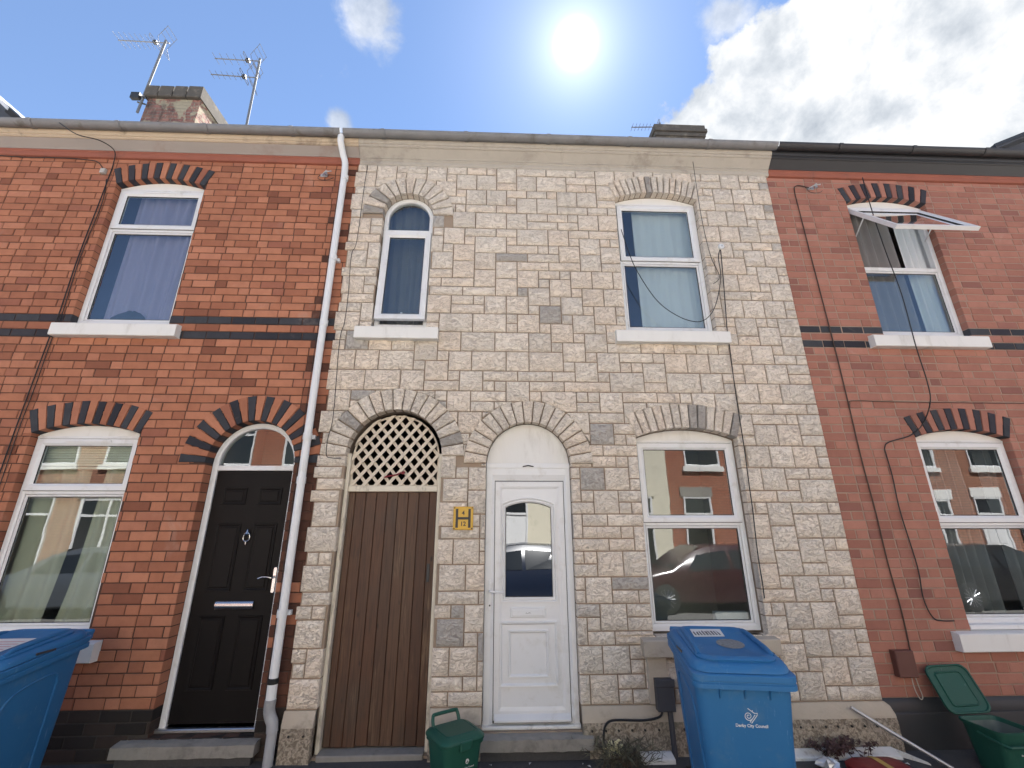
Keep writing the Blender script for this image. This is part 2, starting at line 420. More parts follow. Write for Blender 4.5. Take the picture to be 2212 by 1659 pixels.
def glassmat(name, base, tint=(0.86, 0.90, 0.89), wob=0.012):
    mt = bpy.data.materials.new(name)
    mt.use_nodes = True
    t = NT(mt.node_tree)
    out = t.n('ShaderNodeOutputMaterial')
    pos = t.n('ShaderNodeNewGeometry').outputs['Position']
    bp = t.n('ShaderNodeBump', ins={'Strength': wob, 'Distance': 0.05, 'Height': t.noise(pos, 2.3, 2.0, 0.5)})
    geo = t.n('ShaderNodeNewGeometry')
    cosv = t.m('ABSOLUTE', t.vm('DOT_PRODUCT', geo.outputs['Incoming'], bp.outputs[0]))
    sch = t.m('ADD', 0.04, t.m('MULTIPLY', 0.96, t.m('POWER', t.m('SUBTRACT', 1.0, cosv, clamp=True), 5.0)))
    fac = t.m('ADD', base, t.m('MULTIPLY', sch, 1.7), clamp=True)
    fac = t.m('MULTIPLY', fac, t.m('SUBTRACT', 1.0, geo.outputs['Backfacing']))
    tr = t.n('ShaderNodeBsdfTransparent', ins={'Color': (*tint, 1)})
    gl = t.n('ShaderNodeBsdfGlossy', ins={'Color': (0.95, 0.97, 1.0, 1), 'Roughness': 0.0, 'Normal': bp.outputs[0]})
    mx = t.n('ShaderNodeMixShader', ins={0: fac})
    t.t.links.new(tr.outputs[0], mx.inputs[1])
    t.t.links.new(gl.outputs[0], mx.inputs[2])
    t.t.links.new(mx.outputs[0], out.inputs[0])
    MAT[name] = mt


glassmat('glass', 0.055)
glassmat('glass_upper', 0.10)

# ------------------------------------------------------------------ object helpers
WL = {}          # world position of every object used as a parent


def link(name, data, parent=None, loc=(0, 0, 0), world=True):
    o = bpy.data.objects.new(name, data)
    COL.objects.link(o)
    lv = Vector(loc)
    if parent is not None:
        o.parent = parent
        if world:
            lv = lv - WL.get(parent.name, Vector((0, 0, 0)))
            WL[o.name] = Vector(loc)
    else:
        WL[o.name] = Vector(loc)
    o.location = lv
    return o


def tag(o, label=None, cat=None, group=None, kind=None):
    if label:
        o['label'] = label
    if cat:
        o['category'] = cat
    if group:
        o['group'] = group
    if kind:
        o['kind'] = kind
    return o


def thing(name, label, cat, loc=(0, 0, 0), rz=0.0, group=None):
    o = bpy.data.objects.new(name, None)
    o.empty_display_size = 0.1
    COL.objects.link(o)
    o.location = loc
    o.rotation_euler = (0, 0, rz)
    WL[o.name] = Vector(loc)
    return tag(o, label, cat, group)


def setmat(me, m):
    me.materials.clear()
    me.materials.append(MAT[m])


def inset(poly, d):
    n = len(poly)
    ar = sum(poly[i][0] * poly[(i + 1) % n][1] - poly[(i + 1) % n][0] * poly[i][1] for i in range(n))
    sg = 1.0 if ar > 0 else -1.0
    res = []
    for i in range(n):
        p0, p1, p2 = poly[i - 1], poly[i], poly[(i + 1) % n]
        a = Vector((p1[0] - p0[0], p1[1] - p0[1]))
        b = Vector((p2[0] - p1[0], p2[1] - p1[1]))
        if a.length < 1e-6 or b.length < 1e-6:
            res.append(p1)
            continue
        na = Vector((-a.y, a.x)).normalized() * sg
        nb = Vector((-b.y, b.x)).normalized() * sg
        bis = na + nb
        den = max(0.35, (1 + na.dot(nb)))
        res.append((p1[0] + bis.x / den * d, p1[1] + bis.y / den * d))
    return res


def ccw(poly):
    n = len(poly)
    ar = sum(poly[i][0] * poly[(i + 1) % n][1] - poly[(i + 1) % n][0] * poly[i][1] for i in range(n))
    return list(poly) if ar > 0 else list(poly)[::-1]


class MB:
    def __init__(self):
        self.v, self.f = [], []

    def add(self, vs, fs):
        b = len(self.v)
        self.v += [tuple(p) for p in vs]
        self.f += [tuple(i + b for i in q) for q in fs]

    def box(self, x0, x1, y0, y1, z0, z1):
        self.add([(x0, y0, z0), (x1, y0, z0), (x1, y1, z0), (x0, y1, z0), (x0, y0, z1), (x1, y0, z1), (x1, y1, z1), (x0, y1, z1)],
                 [(0, 3, 2, 1), (4, 5, 6, 7), (0, 1, 5, 4), (1, 2, 6, 5), (2, 3, 7, 6), (3, 0, 4, 7)])
        return self

    def bbox(self, x0, x1, y0, y1, z0, z1, b=0.004):
        """box with all edges chamfered towards the street (-y) and on top"""
        self.prism([(x0, z0), (x1, z0), (x1, z1), (x0, z1)], y0, y1, b)
        return self

    def prism(self, poly, y0, y1, b=0.0, back=True):
        """polygon in x,z; front at y0 (street side), back at y1"""
        poly = ccw(poly)
        n = len(poly)
        rings = []
        if b > 0:
            rings.append([(x, y0, z) for x, z in inset(poly, b)])
            rings.append([(x, y0 + b, z) for x, z in poly])
        else:
            rings.append([(x, y0, z) for x, z in poly])
        rings.append([(x, y1, z) for x, z in poly])
        vs = [p for r_ in rings for p in r_]
        fs = [tuple(range(n))]
        for k_ in range(len(rings) - 1):
            for i in range(n):
                j = (i + 1) % n
                fs.append((k_ * n + i, (k_ + 1) * n + i, (k_ + 1) * n + j, k_ * n + j))
        if back:
            fs.append(tuple((len(rings) - 1) * n + i for i in reversed(range(n))))
        self.add(vs, fs)
        return self

    def loft(self, rings, cap0=True, cap1=True):
        n = len(rings[0])
        vs = [p for r_ in rings for p in r_]
        fs = []
        for k_ in range(len(rings) - 1):
            for i in range(n):
                j = (i + 1) % n
                fs.append((k_ * n + i, k_ * n + j, (k_ + 1) * n + j, (k_ + 1) * n + i))
        if cap0:
            fs.append(tuple(reversed(range(n))))
        if cap1:
            fs.append(tuple((len(rings) - 1) * n + i for i in range(n)))
        self.add(vs, fs)
        return self

    def tube(self, pts, r, n=8, closed=False):
        pts = [Vector(p) for p in pts]
        rings = []
        prev = None
        for i, p in enumerate(pts):
            a = pts[max(0, i - 1)]
            b = pts[min(len(pts) - 1, i + 1)]
            d = (b - a).normalized() if (b - a).length > 1e-9 else Vector((0, 0, 1))
            if prev is None:
                u = d.cross(Vector((0, 0, 1)))
                if u.length < 1e-3:
                    u = d.cross(Vector((0, 1, 0)))
                u.normalize()
            else:
                u = (prev - d * prev.dot(d))
                u = u.normalized() if u.length > 1e-6 else prev
            prev = u
            v_ = d.cross(u)
            rr = r[i] if isinstance(r, (list, tuple)) else r
            rings.append([p + (u * math.cos(2 * math.pi * k_ / n) + v_ * math.sin(2 * math.pi * k_ / n)) * rr for k_ in range(n)])
        self.loft(rings)
        return self

    def frame(self, outer, inner, yf, yb, ch=0.012):
        """ring between two loops (x,z) of equal length; bevelled towards the glass"""
        n = len(outer)
        mid = [(o[0] * 0.35 + i_[0] * 0.65, o[1] * 0.35 + i_[1] * 0.65) for o, i_ in zip(outer, inner)]
        rings = [[(x, yb, z) for x, z in outer], [(x, yf + 0.003, z) for x, z in outer],
                 [(x * 0.94 + m_[0] * 0.06, yf, z * 0.94 + m_[1] * 0.06) for (x, z), m_ in zip(outer, mid)],
                 [(x, yf, z) for x, z in mid], [(x, yf + ch, z) for x, z in inner], [(x, yb, z) for x, z in inner]]
        vs = [p for r_ in rings for p in r_]
        fs = []
        for k_ in range(len(rings)):
            k2 = (k_ + 1) % len(rings)
            for i in range(n):
                j = (i + 1) % n
                fs.append((k_ * n + i, k_ * n + j, k2 * n + j, k2 * n + i))
        self.add(vs, fs)
        return self

    def build(self, name, m, parent=None, world=True, smooth=False, flip=False):
        me = bpy.data.meshes.new(name)
        off = WL.get(parent.name, Vector((0, 0, 0))) if (parent is not None and world) else Vector((0, 0, 0))
        me.from_pydata([(p[0] - off.x, p[1] - off.y, p[2] - off.z) for p in self.v], [], self.f)
        bm = bmesh.new()
        bm.from_mesh(me)
        bmesh.ops.recalc_face_normals(bm, faces=bm.faces)
        bm.to_mesh(me)
        bm.free()
        setmat(me, m)
        o = bpy.data.objects.new(name, me)
        COL.objects.link(o)
        if parent is not None:
            o.parent = parent
        WL[o.name] = off.copy()
        if smooth:
            shade(o)
        return o


def shade(o, ang=38):
    for p in o.data.polygons:
        p.use_smooth = True
    try:
        o.data.set_sharp_from_angle(angle=rad(ang))
    except Exception:
        pass
    return o


def arc(cx, cz, r, a0, a1, n):
    return [(cx + r * math.cos(a0 + (a1 - a0) * i / n), cz + r * math.sin(a0 + (a1 - a0) * i / n)) for i in range(n + 1)]


def arch_loop(x0, x1, z0, zs, n=20):
    """rectangle with a half-round head"""
    cx, r = (x0 + x1) / 2, (x1 - x0) / 2
    return [(x0, z0), (x1, z0)] + arc(cx, zs, r, 0.0, math.pi, n)


def seg_circle(x0, x1, zs, rise):
    a = (x1 - x0) / 2
    R = (a * a + rise * rise) / (2 * rise)
    return (x0 + x1) / 2, zs + rise - R, R, math.asin(a / R)


def smooth_path(pts, k=5):
    """Catmull-Rom through the points"""
    pts = [Vector(p) for p in pts]
    if len(pts) < 3:
        return pts
    res = []
    for i in range(len(pts) - 1):
        p0, p1, p2, p3 = pts[max(0, i - 1)], pts[i], pts[i + 1], pts[min(len(pts) - 1, i + 2)]
        for s in range(k):
            t_ = s / k
            res.append(0.5 * ((2 * p1) + (p2 - p0) * t_ + (2 * p0 - 5 * p1 + 4 * p2 - p3) * t_ ** 2 + (3 * p1 - p0 - 3 * p2 + p3) * t_ ** 3))
    res.append(pts[-1])
    return res


def text_mesh(name, body, size, m, parent, mat4, extrude=0.0006, align='CENTER', bold=0.0):
    cu = bpy.data.curves.new(name, 'FONT')
    cu.body = body
    cu.size = size
    cu.extrude = extrude
    cu.offset = bold
    cu.align_x = align
    cu.align_y = 'CENTER'
    cu.resolution_u = 4
    tmp = bpy.data.objects.new(name, cu)
    COL.objects.link(tmp)
    bpy.context.view_layer.update()
    me = bpy.data.meshes.new_from_object(tmp.evaluated_get(bpy.context.evaluated_depsgraph_get()))
    bpy.data.objects.remove(tmp)
    bpy.data.curves.remove(cu)
    me.transform(mat4)
    setmat(me, m)
    o = bpy.data.objects.new(name, me)
    COL.objects.link(o)
    if parent is not None:
        o.parent = parent
    return o


def screen_size(x, z, area):
    """rough projected size of a piece on the facade; 0 when out of frame"""
    v_ = Vector((x, -CAM_Y, z - CAM_Z))
    d = v_.dot(FWD)
    u_, s_ = FPX * v_.dot(RT) / d, FPX * v_.dot(UP) / d
    if abs(u_) > 0.51 or abs(s_) > 0.385:
        return 0.0
    return area * 4.18 / d ** 3

# ------------------------------------------------------------------ ground
def sheet(name, x0, x1, y0, y1, z0, z1, m):
    """z0 at y0, z1 at y1"""
    o = MB()
    o.add([(x0, y0, z0), (x1, y0, z0), (x1, y1, z1), (x0, y1, z1)], [(0, 1, 2, 3)])
    return tag(o.build(name, m), kind='structure')


sheet('ground', -400, 400, -400, 400, -0.30, -0.30, 'paving')
sheet('pavement', -60, 60, -1.95, 0.30, -0.055, -0.008, 'asphalt')
sheet('road', -60, 60, -8.15, -2.10, -0.165, -0.165, 'road_tar')
sheet('far_pavement', -60, 60, -10.4, -8.30, -0.02, -0.045, 'paving')
for nm, y0, y1 in (('kerb', -2.10, -1.95), ('far_kerb', -8.30, -8.15)):
    o = MB()
    o.box(-60, 60, y0, y1, -0.29, -0.045)
    tag(o.build(nm, 'kerb_stone'), kind='structure')
o = MB()
for i in range(-6, 7):
    o.add([(i * 4.0 - 1, -5.17, -0.161), (i * 4.0 + 1, -5.17, -0.161), (i * 4.0 + 1, -5.07, -0.161), (i * 4.0 - 1, -5.07, -0.161)], [(0, 1, 2, 3)])
tag(o.build('road_marking', 'road_paint'), kind='structure')

# ------------------------------------------------------------------ masonry
CH = 0.25 / 3            # brick course
ZB = 3.50 - 42 * CH


def clip_half(poly, nx, nz, d):
    res = []
    n = len(poly)
    for i in range(n):
        p, q = poly[i], poly[(i + 1) % n]
        a = nx * p[0] + nz * p[1] - d
        b = nx * q[0] + nz * q[1] - d
        if a >= 0:
            res.append(p)
        if (a >= 0) != (b >= 0):
            t_ = a / (a - b)
            res.append((p[0] + (q[0] - p[0]) * t_, p[1] + (q[1] - p[1]) * t_))
    return res


def parea(p):
    n = len(p)
    return abs(sum(p[i][0] * p[(i + 1) % n][1] - p[(i + 1) % n][0] * p[i][1] for i in range(n))) / 2


def rect_minus(r_, h):
    x0, x1, z0, z1 = r_
    a0, a1, b0, b1 = h
    if a0 >= x1 or a1 <= x0 or b0 >= z1 or b1 <= z0:
        return [r_]
    res = []
    if b1 < z1:
        res.append((x0, x1, b1, z1))
    if b0 > z0:
        res.append((x0, x1, z0, b0))
    m0, m1 = max(z0, b0), min(z1, b1)
    if a0 > x0:
        res.append((x0, a0, m0, m1))
    if a1 < x1:
        res.append((a1, x1, m0, m1))
    return res


class Opening:
    def __init__(self, x0, x1, z0, zs, kind, ring, rise=0.0):
        self.x0, self.x1, self.z0, self.zs, self.kind, self.ring = x0, x1, z0, zs, kind, ring
        if kind == 'semi':
            self.cx, self.cz, self.R, self.half = (x0 + x1) / 2, zs, (x1 - x0) / 2, math.pi / 2
        else:
            self.cx, self.cz, self.R, self.half = seg_circle(x0, x1, zs, rise)

    def loop(self, n=20, g=0.0):
        a0, a1 = math.pi / 2 - self.half, math.pi / 2 + self.half
        return [(self.x0 - g, self.z0), (self.x1 + g, self.z0)] + arc(self.cx, self.cz, self.R + g, a0, a1, n)


def trim(r_, openings, gap=0.004, cover=0.45):
    """cut a rectangular piece round the openings; -> [(polygon, touches an opening)]"""
    rects = [(r_, False)]
    for o_ in openings:
        nxt = []
        for q, tch in rects:
            parts = rect_minus(q, (o_.x0 - gap * 0, o_.x1, o_.z0, o_.zs))
            cut = len(parts) != 1 or parts[0] != q
            nxt += [(p, tch or cut) for p in parts]
        rects = nxt
    for o_ in openings:
        if o_.kind == 'semi':
            continue
        nxt = []
        for q, tch in rects:
            cuts = [q[0]] + [c_ for c_ in (o_.x0, o_.x1) if q[0] + 0.012 < c_ < q[1] - 0.012 and q[3] > o_.zs + 0.002 and q[2] < o_.zs + 0.16] + [q[1]]
            nxt += [((a_, b_, q[2], q[3]), tch) for a_, b_ in zip(cuts[:-1], cuts[1:])]
        rects = nxt
    res = []
    for q, tch in rects:
        if q[1] - q[0] < 0.018 or q[3] - q[2] < 0.018:
            continue
        poly = [(q[0], q[2]), (q[1], q[2]), (q[1], q[3]), (q[0], q[3])]
        for o_ in openings:
            if q[3] <= o_.zs + 0.002:
                continue
            pad = o_.ring if o_.kind == 'semi' else -0.013
            if q[1] < o_.x0 - pad or q[0] > o_.x1 + pad or q[2] > o_.cz + o_.R + o_.ring:
                continue
            cxp, czp = (q[0] + q[1]) / 2, (max(q[2], o_.zs) + q[3]) / 2
            d = Vector((cxp - o_.cx, czp - o_.cz))
            if d.length < 1e-4:
                poly = []
                break
            d.normalize()
            rm = o_.R + o_.ring * cover
            poly = clip_half(poly, d.x, d.y, d.x * o_.cx + d.y * o_.cz + rm)
            if len(poly) < 3:
                break
        if len(poly) >= 3 and parea(poly) > 0.0009:
            res.append((poly, tch))
    return res


class Join:
    """many pieces in one mesh with several materials"""
    def __init__(self):
        self.v, self.f, self.mi, self.mats = [], [], [], []

    def add(self, vs, fs, m):
        if m not in self.mats:
            self.mats.append(m)
        b = len(self.v)
        self.v += vs
        self.f += [tuple(i + b for i in q) for q in fs]
        self.mi += [self.mats.index(m)] * len(fs)

    def build(self, name, parent):
        off = WL[parent.name]
        me = bpy.data.meshes.new(name)
        me.from_pydata([(p[0] - off.x, p[1] - off.y, p[2] - off.z) for p in self.v], [], self.f)
        for m in self.mats:
            me.materials.append(MAT[m])
        me.polygons.foreach_set('material_index', self.mi)
        me.update()
        o = bpy.data.objects.new(name, me)
        COL.objects.link(o)
        o.parent = parent
        return o


def block_geo(poly, yf, yb, b):
    """bevelled block without a back face; polygon in x,z"""
    poly = ccw(poly)
    n = len(poly)
    ins = inset(poly, b)
    vs = [(x, yf, z) for x, z in ins] + [(x, yf + b * 0.8, z) for x, z in poly] + [(x, yb, z) for x, z in poly]
    fs = [tuple(range(n))]
    for k_ in (0, 1):
        for i in range(n):
            j = (i + 1) % n
            fs.append((k_ * n + i, (k_ + 1) * n + i, (k_ + 1) * n + j, k_ * n + j))
    return vs, fs


def rock_geo(x0, x1, z0, z1, yf, yb, rng, b=0.009, amp=0.013):
    """rock-faced block: chamfered margin, uneven face"""
    nx = max(2, int(round((x1 - x0) / 0.048)))
    nz = max(2, int(round((z1 - z0) / 0.044)))
    vs, fs = [], []
    for j in range(nz + 1):
        for i in range(nx + 1):
            e = i in (0, nx) or j in (0, nz)
            u_ = x0 + b + (x1 - x0 - 2 * b) * i / nx
            s_ = z0 + b + (z1 - z0 - 2 * b) * j / nz
            if not e:
                u_ += rng.uniform(-0.010, 0.010)
                s_ += rng.uniform(-0.008, 0.008)
                y_ = yf - rng.uniform(0.0, amp)
            else:
                y_ = yf + rng.uniform(0.0, 0.003)
            vs.append((u_, y_, s_))
    for j in range(nz):
        for i in range(nx):
            a = j * (nx + 1) + i
            fs.append((a, a + 1, a + nx + 2, a + nx + 1))
    loop = [i for i in range(nx + 1)] + [j * (nx + 1) + nx for j in range(1, nz + 1)] + \
           [nz * (nx + 1) + i for i in range(nx - 1, -1, -1)] + [j * (nx + 1) for j in range(nz - 1, 0, -1)]
    base = len(vs)
    outer = []
    for idx in loop:
        x, y, z = vs[idx]
        X = x - b if abs(x - (x0 + b)) < 1e-6 else (x + b if abs(x - (x1 - b)) < 1e-6 else x)
        Z = z - b if abs(z - (z0 + b)) < 1e-6 else (z + b if abs(z - (z1 - b)) < 1e-6 else z)
        outer.append((X, Z))
    vs += [(x, yf + b, z) for x, z in outer] + [(x, yb, z) for x, z in outer]
    n = len(loop)
    for i in range(n):
        j = (i + 1) % n
        fs.append((loop[i], base + i, base + j, loop[j]))
        fs.append((base + i, base + n + i, base + n + j, base + j))
    return vs, fs


def lay(parent, pieces, one, many, limit=300, smooth=False):
    """pieces: dicts(poly|rect geo, cx, cz, area, mat, geo=(vs,fs), key). The largest in view become objects, the rest one mesh."""
    pieces.sort(key=lambda p: -screen_size(p['cx'], p['cz'], p['area']))
    big, rest = pieces[:limit], pieces[limit:]
    off = WL[parent.name]
    cache = {}
    for p in big:
        key = p.get('key')
        c0 = (p['cx'], 0.0, p['cz'])
        if key is None or key not in cache:
            me = bpy.data.meshes.new(one)
            vs, fs = p['geo']
            me.from_pydata([(v_[0] - c0[0], v_[1], v_[2] - c0[2]) for v_ in vs], [], fs)
            setmat(me, p['mat'])
            if smooth:
                for q in me.polygons:
                    q.use_smooth = True
                me.set_sharp_from_angle(angle=rad(45))
            if key is not None:
                cache[key] = me
        else:
            me = cache[key]
        o = bpy.data.objects.new(one, me)
        COL.objects.link(o)
        o.parent = parent
        o.location = (c0[0] - off.x, p.get('dy', 0.0) - off.y, c0[2] - off.z)
        o.rotation_euler = p.get('rot', (0, 0, 0))
    if rest:
        jn = Join()
        for p in rest:
            vs, fs = p['geo']
            dy = p.get('dy', 0.0)
            jn.add([(v_[0], v_[1] + dy, v_[2]) for v_ in vs], fs, p['mat'])
        o = jn.build(many, parent)
        if smooth:
            for q in o.data.polygons:
                q.use_smooth = True
            o.data.set_sharp_from_angle(angle=rad(45))
        tag(o, kind='stuff')


def brick_pieces(x0, x1, ztop, openings, red, rng, bond, plinth_k=4, k0=0):
    out_ = []
    k_ = k0
    while ZB + k_ * CH < ztop - 0.02:
        z0, z1 = ZB + k_ * CH + 0.0040, min(ZB + (k_ + 1) * CH - 0.0040, ztop)
        mat_ = 'brick_blue' if k_ in (42, 44) else ('brick_black' if k_ < plinth_k else red)
        if k_ in (42, 43, 44) or k_ < plinth_k:
            seq = [0.228]
        else:
            seq = bond
        unit = sum(seq) + 0.0075 * len(seq)
        x = x0 - unit * (0.5 if k_ % 2 else 1.0) - (0.06 if k_ % 2 and len(seq) > 1 else 0.0) - rng.uniform(0, 0.015)
        i = 0
        while x < x1:
            wd = seq[i % len(seq)]
            a, b = x, x + wd + rng.uniform(-0.003, 0.003)
            x = b + 0.0085
            i += 1
            if b <= x0 + 0.01 or a >= x1 - 0.01:
                continue
            full = a >= x0 and b <= x1
            a_, b_ = max(a, x0), min(b, x1)
            for poly, tch in trim((a_, b_, z0, z1), openings):
                cx = sum(p[0] for p in poly) / len(poly)
                cz = sum(p[1] for p in poly) / len(poly)
                ar = parea(poly)
                yb = 0.11 if tch else 0.012
                key = None
                dz = rng.uniform(-0.001, 0.001)
                g = block_geo(poly, 0.0, yb, 0.0048)
                if full and not tch and len(poly) == 4 and abs(ar - (b - a) * (z1 - z0)) < 1e-6:
                    key = (round(wd, 3), mat_ if not (red == 'brick_red' and cx > -1.87) else (mat_, cx, cz), rng.randint(0, 2))
                m_ = 'brick_sooty' if (mat_ == red and red == 'brick_red' and cx > -1.87 and rng.random() < (0.85 if cz < 2.9 else 0.35)) else mat_
                if mat_ == red and rng.random() < 0.035 and False:
                    m_ = 'brick_blue'
                out_.append(dict(geo=g, cx=cx, cz=cz, area=ar, mat=m_, key=key, dy=rng.uniform(-0.0026, 0.0026),
                                 rot=(rng.uniform(-.006, .006), rng.uniform(-.006, .006), rng.uniform(-.006, .006))))
        k_ += 1
    return out_


def wall_sheet(name, house, x0, x1, z0, z1, y, openings, m, depth=0.16):
    """mortar face with real holes and their reveals"""
    outer = [(x0, z0), (x1, z0), (x1, z1), (x0, z1)]
    loops = [outer] + [o_.loop(20, 0.002) for o_ in openings]
    tri = tessellate_polygon([[Vector((p[0], p[1], 0)) for p in l] for l in loops])
    flat = [p for l in loops for p in l]
    mb = MB()
    mb.add([(p[0], y, p[1]) for p in flat], [tuple(t_) for t_ in tri])
    for l in loops[1:]:
        n = len(l)
        mb.add([(p[0], y, p[1]) for p in l] + [(p[0], y + depth, p[1]) for p in l],
               [(i, (i + 1) % n, n + (i + 1) % n, n + i) for i in range(n)])
    mb.add([(x0, y, z1), (x1, y, z1), (x1, y + 0.23, z1), (x0, y + 0.23, z1)], [(0, 1, 2, 3)])
    mb.add([(x1, y, z0), (x1, y, z1), (x1, y + 0.23, z1), (x1, y + 0.23, z0)], [(0, 1, 2, 3)])
    mb.add([(x0, y, z0), (x0, y, z1), (x0, y + 0.23, z1), (x0, y + 0.23, z0)], [(0, 1, 2, 3)])
    o = mb.build(name, m, house)
    return o


def voussoirs(parent, o_, n, mats, yf, yb, rng, end_ext=0.0, joint=0.0075, lng=None, rock=False):
    """ring of wedge blocks round the head of an opening"""
    a0, a1 = math.pi / 2 + o_.half, math.pi / 2 - o_.half
    off = WL[parent.name]
    for i in range(n):
        t0, t1 = a0 + (a1 - a0) * i / n, a0 + (a1 - a0) * (i + 1) / n
        ji, jo = joint / 2 / o_.R, joint / 2 / (o_.R + o_.ring)
        ri, ro = o_.R + 0.001, o_.R + o_.ring * (1.0 if lng is None else lng(i)) + rng.uniform(-0.004, 0.004)
        P_ = lambda r_, a: (o_.cx + r_ * math.cos(a), o_.cz + r_ * math.sin(a))
        poly = [P_(ri, t0 - ji), P_(ro, t0 - jo), P_(ro, t1 + jo), P_(ri, t1 + ji)]
        mname = mats(i)
        if rock:
            # two rows of uneven points on the face
            pl = ccw(poly)
            b = 0.008
            nn = 6
            vs, fs = [], []
            q0, q1, q2, q3 = poly      # inner-left, outer-left, outer-right, inner-right
            for s in range(nn + 1):
                f_ = s / nn
                l = (q0[0] + (q1[0] - q0[0]) * f_, q0[1] + (q1[1] - q0[1]) * f_)
                r_ = (q3[0] + (q2[0] - q3[0]) * f_, q3[1] + (q2[1] - q3[1]) * f_)
                e = s in (0, nn)
                for g in (0.0, 0.5, 1.0):
                    gg = 0.10 + 0.80 * g
                    x, z = l[0] + (r_[0] - l[0]) * gg, l[1] + (r_[1] - l[1]) * gg
                    yv = yf + (0.0 if (e or g != 0.5) else -rng.uniform(0.0, 0.010))
                    vs.append((x, yv, z))
                vs.append((l[0], yf + b, l[1]))
                vs.append((r_[0], yf + b, r_[1]))
                vs.append((l[0], yb, l[1]))
                vs.append((r_[0], yb, r_[1]))
            for s in range(nn):
                a, b_ = s * 7, (s + 1) * 7
                for p, q in ((5, 3), (3, 0), (0, 1), (1, 2), (2, 4), (4, 6)):
                    fs.append((a + p, a + q, b_ + q, b_ + p))
            for s in (0, nn):
                a = s * 7
                fs.append((a + 5, a + 3, a + 0, a + 1, a + 2, a + 4, a + 6))
            geo = (vs, fs)
        else:
            geo = block_geo(poly, yf, yb, 0.0035)
        cx = sum(p[0] for p in poly) / 4
        cz = sum(p[1] for p in poly) / 4
        me = bpy.data.meshes.new('voussoir')
        me.from_pydata([(v_[0] - cx, v_[1], v_[2] - cz) for v_ in geo[0]], [], geo[1])
        bm = bmesh.new()
        bm.from_mesh(me)
        bmesh.ops.recalc_face_normals(bm, faces=bm.faces)
        bm.to_mesh(me)
        bm.free()
        setmat(me, mname)
        o = bpy.data.objects.new('voussoir', me)
        COL.objects.link(o)
        o.parent = parent
        o.location = (cx - off.x, rng.uniform(-0.002, 0.002) - off.y, cz - off.z)


# ------------------------------------------------------------------ windows, sills, rooms
def rect_loop(x0, x1, z0, z1):
    return [(x0, z0), (x1, z0), (x1, z1), (x0, z1)]


def sill(parent, x0, x1, z0, z1, m='paint_white', yf=-0.075, yb=0.05):
    mb = MB()
    pr = [(yf + 0.006, z0), (yf, z0 + 0.006), (yf, z1 - 0.022), (yf + 0.010, z1 - 0.014), (yb, z1), (yb, z0)]
    mb.loft([[(x, p[0], p[1]) for p in pr] for x in (x0, x0 + 0.004, x1 - 0.004, x1)])
    return mb.build('window_sill', m, parent)


def pane(parent, loop, y, m='glass', name='pane'):
    mb = MB()
    mb.prism(loop, y, y + 0.006)
    return mb.build(name, m, parent)


